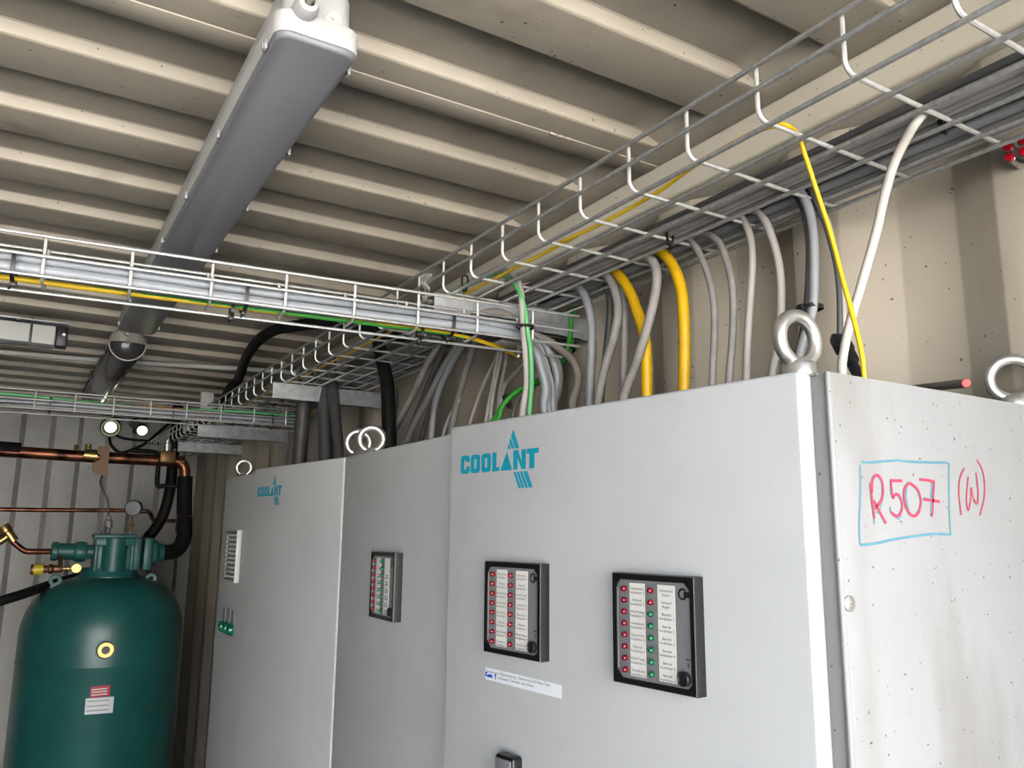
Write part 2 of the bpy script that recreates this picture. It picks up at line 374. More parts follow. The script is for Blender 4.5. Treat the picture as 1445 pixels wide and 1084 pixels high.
# thin yellow cord: lies in the tray, then drops over the outer wires
Yp = [pt(.640, 3.4, .4155), pt(.636, 2.9, .4155)]+[at_z(a, b, .4155) for a, b in ((722, 381), (790, 343), (850, 315), (930, 270), (980, 234))]+[at_z(1050, 193, .418), at_z(1096, 177, .4165), at_z(1112, 178, .4135)]
Yp += [at_x(a, b, x) for a, b, x in ((1125, 189, .662), (1136, 219, .672), (1154, 274, .685), (1172.5, 331, .695), (1188.6, 392, .70), (1207, 460, .70), (1216, 500, .70), (1220, 534, .70))]
q = Yp[-1]; Yp.append(pt(.70, q.y-.004, .131))
cable(Yp, .0025, yel2, 'thin bright yellow cord crossing the tray and dropping beside the white cable', 'patch_cord', 'cable')
Wp = [pt(.745, -.35, .4385), pt(.7445, .1, .438), at_z(1372, 113, .4350), at_z(1346, 130, .432), at_z(1316, 149, .423)]+[at_x(a, b, x) for a, b, x in ((1294, 171, .722), (1276, 201, .726), (1261, 233, .73), (1248.6, 275, .733), (1236, 330, .735), (1213, 410, .735), (1199, 458, .735), (1190, 500, .735), (1188, 527, .735))]
q = Wp[-1]; Wp.append(pt(.735, q.y, .131))
cable(Wp, .0048, whitec, 'white cable looping from the tray down to the near cabinet top', 'cable', 'cable')
# black inline connector with ribbed sleeve
t = thing('plug_connector', 'black inline plug connector with ribbed boot behind the white cable', 'connector', at_x(1186, 480, .80))
a, b = at_x(1184, 478, .80), at_x(1204, 516, .78)
mb = MB(); M = (b-a).to_track_quat('Z', 'Y').to_matrix().to_4x4(); M.translation = a
mb.box((0, 0, .012), (.020, .013, .03), blk, .003, M); mb.box((0, 0, .036), (.016, .012, .026), blk, .002, M); mb.build('housing', t)
mb = MB()
for i in range(6): mb.lathe([(.0062, 0), (.0062, .004)], a+(b-a).normalized()*(.05+i*.0065), b-a, blk, 14)
mb.lathe([(.004, 0), (.004, .045)], a+(b-a).normalized()*.047, b-a, blk, 12); mb.build('ribbed_boot', t)

# cables in the nearer cross tray and its spill to the near cabinet
def traycable(Lf, b, c, r, m, label, x0=.0, x1=1.86, tail=None, group=None, name='cable'):
    P = [Lf(x0+(x1-x0)*i/9, b+.0016*math.sin(i*1.7+b*90), c+.0013*math.sin(i*2.3+c*70)) for i in range(10)]
    return cable(P+(tail or []), r, m, label, name, group=group, k=5)
T = lambda pts, y: [at_y(a, b, y) for a, b in pts]
traycable(L1, .0150, .0275, .0066, g5b, 'upper blue-grey cable on the front of the nearer cross tray', tail=T([(752, 485), (766, 515), (774, 550), (774, 580)], 1.13)+[pt(.79, 1.12, .131)])
traycable(L1, .0120, .0125, .0079, g5b, 'lower blue-grey cable on the front of the nearer cross tray', tail=T([(752, 492), (763, 520), (770, 550), (768, 582)], 1.115)+[pt(.775, 1.10, .131)])
traycable(L1, .0300, .0225, .0070, g5b, 'grey cable hidden behind the two blue-grey ones in the nearer cross tray', tail=T([(760, 483), (778, 505), (786, 535), (781, 580)], 1.16)+[pt(.81, 1.15, .131)])
# striped earth wire
def striped(P, r, label, turns, name='earth_wire', k=6, n=12):
    P = smooth(P, k); mb = MB(); mb.mi(yel2); mb.mi(grn); mb.tube(P, r, grn, n)
    i = 0
    for f in mb.bm.faces:
        if len(f.verts) == 4:
            ring, j = divmod(i, n); i += 1
            f.material_index = 0 if ((j-int(ring*turns)) % n) < n*.58 else 1
    o = mb.build(name, None, loc=P[0], ang=60); return tag(o, label, 'cable')
striped([L1(.0+1.80*i/10, .040+.003*math.sin(i*1.9), .0068+.0008*math.sin(i)) for i in range(11)]+T([(742, 506), (770, 510)], 1.19), .0037, 'green and yellow striped earth wire along the bottom of the nearer cross tray', .55, n=16)
striped(T([(802, 436), (796, 449), (788, 464), (778, 482), (764, 500)], 1.22), .0036, 'short green and yellow striped wire behind the end of the nearer cross tray', .3)
E1 = [pt(.66, 1.55, .45), at_y(690, 386, 1.24), at_y(704.5, 381, 1.17), at_y(719.5, 385, 1.12), at_y(731, 398, 1.08), at_y(736, 420, 1.06), at_y(738, 456, 1.06), at_y(742, 506, 1.07), at_y(743, 543, 1.07), at_y(737, 582, 1.07)]
cable(E1+[pt(E1[-1].x-.006, 1.07, .131)], .0055, g4, 'pale grey cable looping over the right tray and down past its bracket')
E2 = [pt(.655, 1.55, .445), at_y(690, 389, 1.23), at_y(705, 387, 1.17), at_y(718, 393, 1.11), at_y(732, 410, 1.065), at_y(741, 440, 1.055), at_y(744.8, 469, 1.055), at_y(749, 499, 1.06), at_y(750, 543, 1.06), at_y(747, 582, 1.06)]
cable(E2+[pt(E2[-1].x-.003, 1.06, .131)], .0042, grn2, 'light green earth wire tied to the pale grey looping cable', 'earth_wire')
cable(T([(640, 462), (668, 448), (700, 441), (728, 452), (748, 470), (771, 480), (793, 495), (809, 510), (816, 529), (815, 546), (808, 576)], 1.16)+[pt(.845, 1.15, .131)], .0075, g6, 'thick brown-grey cable arching farthest right out of the nearer cross tray')
cable(T([(650, 455), (680, 446), (706, 446), (730, 460), (752, 474), (772, 492), (785, 511), (789, 529), (787.6, 551), (781, 580)], 1.18)+[pt(.82, 1.17, .131)], .0075, g6, 'thick brown-grey cable arching second out of the nearer cross tray')
cable(T([(660, 458), (690, 452), (715, 456), (735, 466), (756, 483), (766, 499), (773.6, 523), (778.7, 543), (780, 575)], 1.14)+[pt(.79, 1.14, .131)], .0046, g4, 'thin beige cable arching steeply out of the nearer cross tray')
for i, off in enumerate((0, 5)):
    cable(T([(810-off*.8, 430), (809-off*.8, 470), (805-off*.7, 492-off), (801.6-off*.4, 499-off), (792.7-off*.3, 512-off), (778, 528.5-off*.8), (757, 542-off*.7), (734, 552-off*.6), (714.6, 567-off*.3), (704-off*-.5, 579), (697+off, 592)], 1.2-.012*i)+[pt(.63+.007*i, 1.19, .131)], .0043, grn, ['green earth wire on the outside of the looping pair', 'green earth wire on the inside of the looping pair'][i], 'earth_wire')
cable(T([(756, 400), (756, 431), (759, 455), (764, 475), (770, 495)], 1.24)+[pt(.82, 1.25, .131)], .0038, whitec, 'thin white printed cable hanging in front of the zinc bracket')
cable(T([(779, 405), (777, 440), (776, 473), (777, 500)], 1.24)+[pt(.83, 1.26, .131)], .0040, g4, 'thin pale cable hanging right of the white printed cable by the bracket')
cable(T([(735, 478), (750, 458), (768, 443), (785, 425)], 1.215)+[pt(.83, 1.3, .43)], .0085, g5, 'short thick blue-grey cable bending up behind the bracket')
# cables dropping behind the middle cabinet
def drop2(px, r, m, label, X=.78, bottom=.131): return drop(px, r, m, label, X=X, lead=False, bottom=bottom)
drop2([(706, 480), (700, 505), (685, 536), (664, 595)], .0034, g4, 'thin pale cable fanning out farthest left above the near cabinet corner')
drop2([(708, 480), (703, 503), (694, 551), (686.5, 592)], .0042, g4, 'pale cable just right of the farthest fanned thin cable')
drop2([(710, 480), (705.5, 510), (697, 551), (692, 592)], .0035, g4, 'thin pale cable second right of the farthest fanned cable')
drop2([(717, 480), (714.6, 503), (709, 536), (703, 575)], .0038, g2, 'grey cable third right of the farthest fanned cable')
drop2([(752, 500), (738, 514), (722, 532), (711, 546), (706, 580)], .0038, g2, 'grey cable slanting left across the fanned cables')
drop2([(770, 505), (762, 524), (751, 550), (744, 580)], .0042, g4, 'pale cable leaning behind the light green earth wire')
drop2([(757, 500), (748, 530), (733, 560), (724, 585)], .0036, g2, 'grey cable leaning left just behind the loop cable')
drop2([(630, 470), (619, 488), (602, 515.6), (581.5, 558.5), (551, 619)], .0075, g2, 'grey cable slanting farthest left to the middle cabinet')
drop2([(634, 470), (626, 491), (612, 525), (595, 567), (578, 612)], .0058, g3, 'dark cable between the two slanting grey cables over the middle cabinet')
drop2([(656, 470), (645, 489), (625.7, 520), (601, 567), (577, 616)], .0072, g1, 'mid grey cable slanting second over the middle cabinet')
drop2([(660, 472), (650.6, 491), (628.5, 529.5), (614.7, 567), (609, 612)], .0068, g5, 'blue-grey cable curving down third over the middle cabinet')
drop2([(672, 474), (667, 493.5), (653, 539), (639.6, 594.5)], .0065, g1, 'mid grey cable reaching down beside the near door top corner')
drop2([(652, 560), (637, 583), (626, 611)], .0036, g4, 'short thin pale cable beside the near door top corner')
drop2([(622, 545), (606, 580), (596, 616)], .0052, g3, 'dark cable low between the slanting cables over the middle cabinet')
# heavy dark cables over the far cabinet
drop2([(534, 470), (536, 493), (543, 525), (547, 551), (549, 606)], .0150, blkr, 'thick black hose hanging behind the pair of eye bolts', X=.74)
drop2([(456, 505), (456.5, 527), (458, 587.6), (459, 645)], .0165, g3, 'thick dark cable hanging over the far cabinet, middle of three', X=.72)
drop2([(467, 505), (468, 527), (473, 587.6), (477, 632)], .0135, g3, 'thick dark cable hanging over the far cabinet, right of three', X=.73)
drop2([(433, 520), (431, 541), (427, 588), (422, 650)], .0185, g3, 'thick dark cable hanging over the far cabinet, left of three', X=.70)
cable([pt(.76, 1.75, .455), pt(.72, 1.85, .50)]+[at_z(a, b, z) for a, b, z in ((470, 458, .545), (440, 457, .556), (412, 461, .565), (390, 465, .568), (364, 481, .568), (346, 508, .560), (337, 534, .535), (322, 552, .50))]+[pt(.655, 3.4, .448), pt(.66, 4.2, .432)], .0165, blkr, 'thick black hose arching under the roof into the far end of the right tray', 'hose', 'hose')
# rear tray contents
for i, (b, c, r, m, lab) in enumerate([(.006, .0085, .0052, g1, 'lowest front grey cable of the farther cross tray'), (.008, .0195, .0048, g5b, 'second blue-grey cable up the front of the farther cross tray'), (.016, .0300, .005, g1, 'third grey cable up the front of the farther cross tray'),
        (.024, .0085, .005, g5b, 'blue-grey cable in the middle of the farther cross tray floor'), (.036, .010, .0055, g1, 'grey cable at the back of the farther cross tray floor'), (.030, .022, .005, g4, 'pale cable on top of the farther cross tray bundle')]):
    traycable(L2, b, c, r, m, lab, x1=1.95)
cable([L2(.9+1.05*i/8, .03+.004*math.sin(i*1.3), .0385+.005*math.sin(i*1.1)) for i in range(9)]+[pt(.80, 2.56, .36)], .005, grn2, 'light green earth wire on top of the farther cross tray', 'earth_wire')
cable([L2(1.40+.3*i/5, .018, .036-.004*abs(i-2.5)) for i in range(6)], .0045, mat('orange_wire', (.45, .22, .03), .5), 'short orange wire above a tie in the farther cross tray', 'wire')
cable([at_y(452, 571, 2.75), at_y(446, 578, 2.72), at_y(438, 582, 2.7), at_y(432, 590, 2.68)], .006, yel, 'short orange-yellow cable between the dark cables at the far tray end')
# cable ties
def tie(P, nrm, size, label, tails=True, th=.0014):
    """rectangular strap around size (w,h) centred at P in the plane with normal nrm"""
    n = Vector(nrm).normalized(); w, h = size
    ux = n.cross(Vector((0, 0, 1))).normalized() if abs(n.z) < .8 else (Vector((0, 1, 0))-n*n.y).normalized(); uz = (ux.cross(n)).normalized()
    if abs(n.z) < .8 and uz.z < 0: uz = -uz
    loop = []
    for k in range(24):
        a = 2*math.pi*k/24; ca, sa = math.cos(a), math.sin(a)
        loop.append(P+ux*w*math.copysign(abs(ca)**.5, ca)+uz*h*math.copysign(abs(sa)**.5, sa))
    t = thing('cable_tie', label, 'cable tie', P, None)
    mb = MB(); k = mb.mi(blk); V = []
    for p in loop:
        o = (p-P).normalized()
        V.append([mb.bm.verts.new(p-n*.0024), mb.bm.verts.new(p+n*.0024), mb.bm.verts.new(p+n*.0024+o*th), mb.bm.verts.new(p-n*.0024+o*th)])
    for i in range(24):
        A, B = V[i], V[(i+1) % 24]
        for j in range(4): mb.bm.faces.new((A[j], A[(j+1) % 4], B[(j+1) % 4], B[j]))
    mb.build('strap', t)
    mb = MB(); p = P-ux*0-uz*(h+.003); mb.box(p, (.007, .007, .006), blk, .001)
    if tails: mb.tube([p, p+Vector((-.004, -.004, -.008))], .0014, blk, 6)
    mb.build('clasp', t); return t
xs = lambda px, py: (at_y(px, py, 1.13)-PL).dot(Vector(e1))
for px, lab in ((14, 'black cable tie at the left edge around the nearer cross tray cables'), (345, 'black cable tie mid-way along the nearer cross tray'), (627, 'black cable tie near the bracket end of the nearer cross tray')):
    a = xs(px, 400+px*.1); tie(L1(a, .022, .0165), e1, (.024, .0185), lab)
for px, lab in ((331, 'small black tie tail under the earth wire mid-way along the nearer tray'), (595, 'small black tie tail under the earth wire near the tray bracket')):
    a = xs(px, 430); tie(L1(a, .040, .003), e1, (.013, .010), lab)
for px, lab in ((70, 'black tie on the farther cross tray above the copper pipe'), (243, 'black tie on the farther cross tray above the tank valve'), (381, 'black tie on the farther cross tray near its right end')):
    a = (at_y(px, 580, 2.63)-PR).dot(Vector(h1)); tie(L2(a, .024, .019), h1, (.025, .021), lab, False)
p = at_x(1142, 436, .795); tie(p, (0, .1, 1), (.0135, .012), 'black tie around the paired cables above the front eye bolt', False)
for (a, b), z, lab in (((1330, 165), .418, 'black tie knotted on a tray rung by the white cable'), ((945, 330), .415, 'black tie on the tray above the straight yellow cable'), ((656, 398), .42, 'black tie on the right tray beside the zinc bracket')):
    tie(at_z(a, b, z), (0, 1, 0), (.005, .011), lab)
tie(at_y(742, 462, 1.06), (0, .1, 1), (.009, .0115), 'black tie binding the pale loop cable and light green earth wire', False)
tie(at_y(803, 494, 1.2), (.3, .2, 1), (.010, .008), 'black tie at the upper bend of the green earth pair', False)
tie(at_y(715, 565, 1.195), (1, -.2, .55), (.008, .0095), 'black tie at the lower bend of the green earth pair', False)

# ------------------------------------------------------------------ brackets
def cantilever(y, x0, x1, zt, hh, label):
    t = thing('cantilever_bracket', label, 'bracket', pt(x1, y, zt), None)
    mb = MB(); yc = y
    prof = [(0, 0), (.030, 0), (.030, -.004), (.0025, -.004), (.0025, -hh), (0, -hh)]
    mb.prism([(a, b) for a, b in prof], (x0, yc, zt), (0, 1, 0), (0, 0, 1), x1-x0, galvp); 
    mb.prism([(0, 0), (.012, 0), (.012, -.0025), (0, -.0025)], (x0, yc, zt-hh+.0025), (0, 1, 0), (0, 0, 1), x1-x0-.05, galvp)
    mb.build('arm', t)
    mb = MB(); mb.box((x1-.0025, yc+.01, zt-.05), (.005, .055, .13), galvp, .001); mb.build('wall_plate', t)
    for xx in (x0+.10, x1-.09):
        mb = MB(); mb.lathe([(.0075, 0), (.0075, .006), (.004, .006), (.004, .016)], (xx, yc+.012, zt-.010), (0, 0, -1), steel, 6)
        mb.lathe([(.010, 0), (.010, .003)], (xx, yc+.012, zt-.004), (0, 0, -1), steel, 16); mb.build('bolt', t)
    return t
cantilever(1.195, .572, .93, .400, .042, 'zinc cantilever bracket under the right tray at the end of the nearer cross tray')
cantilever(2.20, .572, .93, .400, .046, 'zinc cantilever bracket behind the thick dark cables over the far cabinet')
cantilever(3.28, .575, .93, .402, .050, 'zinc cantilever bracket just under the farther cross tray')
cantilever(4.0, .62, .93, .402, .048, 'farthest zinc cantilever bracket beside the black hose')
# tray joint clip: pair of bent wires
t = thing('splice_clip', 'bright bent wire clip hooked on the side of the right tray', 'clip', at_x(600, 395, .59))
for dx in (0, .008):
    mb = MB(); mb.tube(smooth([at_x(604+dx*500, 388, .588), at_x(595+dx*500, 398, .586), at_x(601+dx*500, 408, .59), at_x(597+dx*500, 418, .592), at_x(606+dx*500, 427, .60)], 6), .0026, galvr, 8); mb.build('wire_loop', t)
# tray end plate at the wall below the bracket
t = thing('tray_end_bracket', 'small zinc plate screwed beneath the end of the nearer cross tray', 'bracket', at_y(722, 495, 1.12))
mb = MB(); mb.box(at_y(722, 488, 1.15), (.075, .05, .004), galvp, .001); mb.build('plate', t)
mb = MB(); mb.lathe([(.004, 0), (.004, .016)], at_y(731, 492, 1.15), (0, 0, -1), steel, 8); mb.lathe([(.007, .004), (.007, .009)], at_y(731, 492, 1.15), (0, 0, -1), steel, 6); mb.build('screw', t)

# ------------------------------------------------------------------ cabinets
ZT = .13
def eye_bolt(parent, P, az, outer=.054, lift=0):
    R = outer*.39; r = outer*.111; n = Vector((math.sin(az), math.cos(az), 0)); ux = Vector((0, 0, 1)).cross(n).normalized()
    mb = MB(); c = P+Vector((0, 0, lift+outer*.5))
    mb.tube([c+(ux*math.cos(a)+Vector((0, 0, 1))*math.sin(a))*R for a in [2*math.pi*i/40 for i in range(40)]], r*1.02, steel, 14, closed=True)
    mb.lathe([(outer*.27, 0), (outer*.27, lift+outer*.07), (outer*.24, lift+outer*.12), (outer*.15, lift+outer*.17), (0, lift+outer*.19)], P, (0, 0, 1), steel, 24)
    return mb.build('eye_bolt', parent, loc=P, ang=50)
def cabinet(label, x, y0, y1, mm, gv=0):
    t = thing('switch_cabinet', label, 'cabinet', pt((x+XR)/2, (y0+y1)/2, ZF))
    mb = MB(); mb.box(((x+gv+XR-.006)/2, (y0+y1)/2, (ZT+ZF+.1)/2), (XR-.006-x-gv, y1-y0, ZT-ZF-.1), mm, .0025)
    if gv:
        mb.box(((x+XR-.006)/2, y0+.0014, (ZT+ZF+.1)/2), (XR-.006-x, .0026, ZT-ZF-.1), mm, .001); mb.box(((x+XR-.1)/2, (y0+y1)/2, ZT-.001), (XR-.1-x, y1-y0-.02, .002), mm); mb.build('body', t)
    mb = MB(); mb.box(((x+XR)/2+.01, (y0+y1)/2, ZF+.05), (XR-x-.04, y1-y0-.004, .1), darksteel, .002); mb.build('plinth', t)
    return t
def doorframe(A, B):
    A, B = Vector((*A, 0)), Vector((*B, 0)); tt = (B-A).normalized(); nn = Vector((-tt.y, tt.x, 0)); return A, tt, nn, (B-A).length
def door(cab, A, B, ztop=ZT, zbot=ZF+.12):
    A, tt, nn, Ln = doorframe(A, B); M = basis(tt, -nn, (0, 0, 1), (A.x, A.y, 0))
    mb = MB(); mb.box((Ln/2, .010, (ztop+zbot)/2), (Ln, .020, ztop-zbot), cabm, .0035, M, 3)
    return mb.build('door', cab, loc=A+tt*Ln/2+Vector((0, 0, (ztop+zbot)/2)))
DN = ((.525, .421), (.46, .904)); DM = ((.4905, .926), (.4955, 1.384)); DF = ((.495, 1.388), (.438, 1.788)); DL = ((.472, 1.80), (.464, 2.19))
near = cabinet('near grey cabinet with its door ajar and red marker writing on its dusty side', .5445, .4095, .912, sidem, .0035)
mid = cabinet('middle grey cabinet with a closed plain door and one alarm panel', .512, .916, 1.388, cabm)
far = cabinet('far grey cabinet with its logo door standing ajar', .516, 1.392, 1.792, cabm)
last = cabinet('farthest narrow grey cabinet with a vent grille and green lamps', .488, 1.797, 2.19, cabm)
dn = door(near, *DN); dm = door(mid, *DM); df = door(far, *DF); dl = door(last, *DL)
eye_bolt(near, pt(.5625, .45, ZT+.001), math.radians(184), .054, .008)
eye_bolt(near, pt(.883, .437, ZT+.001), math.radians(238), .054, .006)
eye_bolt(mid, pt(.535, 1.362, ZT+.001), math.radians(205), .054, .004)
eye_bolt(far, pt(.537, 1.432, ZT+.001), math.radians(205), .054, .004)
eye_bolt(last, pt(.498, 2.15, ZT+.001), math.radians(205), .046, .004)
def ondoor(D, u, v, off=0): A, tt, nn, Ln = doorframe(*D); p = A+tt*u+nn*off; return pt(p.x, p.y, v)
# logo print (in millimetres: x to the right, y up, origin at the left foot of the lettering)
def logo(cabdoor, D, u_left, v_base, sx, sy):
    A, tt, nn, Ln = doorframe(*D); ux = -tt*sx/1000; uy = Vector((0, 0, sy/1000)); o = ondoor(D, u_left, v_base, .0003)
    mb = MB(); k = mb.mi(teal)
    def poly(pts):
        V = [mb.bm.verts.new(o+ux*x+uy*y) for x, y in pts]
        f = mb.bm.faces.new(V); f.material_index = k
    def quad(x0, y0, x1, y1): poly([(x0, y0), (x1, y0), (x1, y1), (x0, y1)])
    Hh = 22.0
    def ringlet(x, w, c=6.0, gap=False):           # heavy O or C with chamfered corners and a narrow counter
        a = 3.2; i0, i1 = x+c, x+w-c; j0, j1 = c*.75, Hh-c*.75
        poly([(x, a), (x+a*.4, a*.4), (x+a, 0), (i0, 0), (i0, Hh), (x+a, Hh), (x+a*.4, Hh-a*.4), (x, Hh-a)])
        quad(i0, 0, i1, j0); quad(i0, j1, i1, Hh)
        if gap:
            poly([(i1, 0), (x+w-a, 0), (x+w-a*.4, a*.4), (x+w, a), (x+w, 8.4), (i1, 8.4)])
            poly([(i1, 14.2), (x+w, 14.2), (x+w, Hh-a), (x+w-a*.4, Hh-a*.4), (x+w-a, Hh), (i1, Hh)])
        else: poly([(i1, 0), (x+w-a, 0), (x+w-a*.4, a*.4), (x+w, a), (x+w, Hh-a), (x+w-a*.4, Hh-a*.4), (x+w-a, Hh), (i1, Hh)])
    ringlet(0, 18.5, 7.0, True); ringlet(20.5, 18.8, 7.2); ringlet(41.8, 18.8, 7.2)
    quad(63, 0, 71, Hh); quad(71, 0, 77, 4.6)
    poly([(78.5, 0), (100, 0), (90.2, Hh*.985)])
    quad(102, 0, 109.5, Hh); quad(116.5, 0, 124, Hh); poly([(109.5, Hh), (109.5, Hh-9), (116.5, 0), (116.5, 9), (110.5, Hh)])
    quad(130, 0, 138.5, Hh-5.4); quad(125.5, Hh-5.4, 146, Hh)
    # arrow head above with two white slits, four slanted bars below
    s = 24.0; ax, ay = 101.5, 46.5; bl, br = 90.0, 112.5
    def tri_at(f0, f1):                                # slice of the arrow head between two lines parallel to its right edge
        def bp(f): return bl+(br-bl)*f
        def ip(f): x0 = bp(f); t = f; return (bl+(ax-bl)*t, s+(ay-s)*t)
        poly([(bp(f0), s), (bp(f1), s), ip(f1), ip(f0)] if f0 > 0 else [(bl, s), (bp(f1), s), ip(f1)])
    tri_at(0, .12); tri_at(.17, .33); tri_at(.40, .60); tri_at(.66, 1.0)
    for a, b in ((0, 4.2), (5.3, 9.8), (11.2, 16.0), (17.4, 24.0)):
        poly([(102.5+a, -2.4), (102.5+b, -2.4), (112+b, -21), (112+a, -21)])
    return mb.build('logo_print', cabdoor, loc=ondoor(D, u_left-.07, v_base+.01, 0), fixn=False)
logo(dn, DN, .4625, .0695, 1.0, 1.0); logo(df, DF, .3815, .0695, .84, .92)
# sticker with typed text and a blue marker note
A, tt, nn, Ln = doorframe(*DN); ux = -tt
mb = MB(); o = ondoor(DN, .4065, -.162, .0002); mb.prism([(0, 0), (.126, -.0015), (.126, .0115), (0, .0130)], o, ux, (0, 0, 1), .0003, stickm)
mb.text('Kompressor 4 Öldruckstörung - Quittierung durch Reset Taste', .0041, ondoor(DN, .4035, -.1530, .0005), ux, (0, 0, 1), ink, 'LEFT')
mb.text('mindestens 5 Sekunden lang drücken.', .0041, ondoor(DN, .3835, -.1575, .0005), ux, (0, 0, 1), ink, 'LEFT')
def bl(pts): mb.ribbon(smooth([ondoor(DN, .4055-a/1000, -.1605+b/1000, .0006) for a, b in pts], 5), .0013, nn, bluem)
bl([(.6, 7.0), (.9, 1.8)]); bl([(3.8, 6.8), (1.0, 4.2), (4.2, 1.6)]); bl([(6.0, 4.6), (5.0, 3.0), (6.2, 1.8), (7.4, 3.0), (6.4, 4.6)])
bl([(8.4, 1.4), (8.8, 4.6), (9.8, 3.6), (10.2, 1.6), (10.8, 4.2), (12, 3.4), (12.4, 1.2)]); bl([(13.6, 1.6), (14.0, 1.6)]); bl([(16.2, 4.2), (18.4, 6.0), (18.2, .6)])
bl([(1.0, 3.0), (4.8, 2.6)]); bl([(5.2, 3.8), (9.2, 2.4)])
mb.build('sticker', dn, loc=o)
# handle plate at the bottom of the near door
mb = MB(); p = ondoor(DN, .3545, -.315, .0075); M = basis(tt, -nn, (0, 0, 1), p)
mb.box((0, 0, 0), (.030, .014, .17), bezelm, .003, M, 3); mb.box((0, -.0075, .0), (.025, .003, .164), facem, .001, M)
mb.build('handle', dn, loc=p)
# the marker writing on the side of the near cabinet
YS = .4095
def S(a, b): p = at_y(1200+a*200/1445, 640+b*140/1012, YS); return p
def strokes(L, w, m, mb):
    for st in L: mb.ribbon(smooth([S(*q) for q in st], 6), w, (0, -1, 0), m, .0004 if m is cyanmk else .0007)
mb = MB()
strokes([[(110, 88), (200, 92), (350, 80), (480, 72)], [(480, 72), (600, 84), (800, 92), (985, 94)], [(97, 118), (100, 400), (88, 700), (96, 910), (125, 932), (250, 920)], [(250, 920), (450, 875), (700, 838), (860, 822), (1015, 828)], [(1003, 100), (1003, 400), (1008, 640), (1022, 835)]], .0021, cyanmk, mb)
strokes([[(210, 330), (222, 500), (243, 725)], [(215, 260), (255, 222), (300, 260), (322, 340), (318, 480), (290, 590), (262, 605)], [(408, 300), (410, 400), (428, 462)], [(400, 545), (420, 610), (480, 660), (515, 630)], [(575, 330), (565, 420), (580, 540), (605, 620)], [(700, 262), (840, 292)], [(828, 300), (818, 610)], [(745, 455), (880, 490)]], .0019, cyanmk, mb)
strokes([[(198, 300), (215, 480), (240, 665)], [(213, 400), (222, 270), (262, 222), (310, 270), (328, 370), (310, 480), (245, 560)], [(232, 480), (290, 590), (358, 715)], [(400, 278), (520, 280)], [(408, 285), (418, 400), (432, 460)], [(430, 462), (450, 420), (490, 430), (520, 510), (515, 590), (470, 640), (405, 600)],
         [(590, 300), (545, 370), (545, 480), (580, 590), (640, 640), (695, 590), (712, 480), (680, 370), (600, 300)], [(700, 265), (790, 275), (852, 292)], [(848, 292), (838, 460), (830, 632)], [(740, 468), (820, 480), (905, 492)]], .0025, redmk, mb)
strokes([[(1155, 150), (1112, 260), (1102, 420), (1125, 628)], [(1283, 65), (1340, 170), (1365, 330), (1355, 480), (1315, 632)], [(1197, 240), (1182, 400), (1180, 500), (1197, 582), (1222, 470), (1227, 350), (1245, 440), (1285, 515), (1298, 400), (1275, 195)]], .0017, redmk, mb)
mb.build('marker_writing', near, loc=S(600, 480), fixn=False)
# side panel screw
mb = MB(); p = at_y(1198, 852, YS); mb.lathe([(.0062, 0), (.0062, .0012), (.0045, .002), (0, .0022)], p, (0, -1, 0), steel, 24)
mb.box(p+Vector((0, -.0023, 0)), (.0044, .0006, .0012), darksteel); mb.box(p+Vector((0, -.0023, 0)), (.0012, .0006, .0044), darksteel); mb.build('screw', near, loc=p)
# rolled front edge of the near side panel
mb = MB(); mb.tube([pt(.5462, YS+.0005, ZT-.001), pt(.5462, YS+.0005, ZF+.1)], .0022, sidem, 10); mb.build('edge_fold', near)
# vent grille and green lamps on the farthest cabinet door
A, ttl, nnl, Ln = doorframe(*DL); Ml = lambda p: basis(ttl, -nnl, (0, 0, 1), p)
mb = MB(); p = ondoor(DL, .25, -.062, 0); M = Ml(p)
mb.box((0, -.002, 0), (.116, .004, .116), facem, .001, M)
for zz in (-.056, .056): mb.box((0, -.005, zz), (.112, .008, .004), facem, .001, M)
mb.box((-.0555, -.006, 0), (.006, .0115, .122), whiteedge, .0015, M); mb.box((.0555, -.005, 0), (.005, .008, .116), facem, .001, M)
mb.build('vent_grille', dl, loc=p); gr = bpy.context.scene.objects[-1] if False else None
mb = MB()
for i in range(10): mb.box((.003, -.006, -.0485+i*.0108), (.108, .006, .0042), whiteedge, .001, M)
mb.build('louvre_slats', dl, loc=p)
for i, u in enumerate((.306, .264, .222)):
    p = ondoor(DL, u, -.2315, 0); mb = MB()
    mb.lathe([(.0145, 0), (.0145, .003), (.0130, .004), (.0125, .008), (.0105, .0115), (.006, .0135), (0, .014)], p, nnl, grnlamp, 24)
    mb.build('green_lamp', dl, loc=p)
    mb = MB(); mb.box((0, -.001, .028), (.026, .002, .034), facem, .0005, Ml(p)); mb.build('lamp_plate', dl, loc=p)

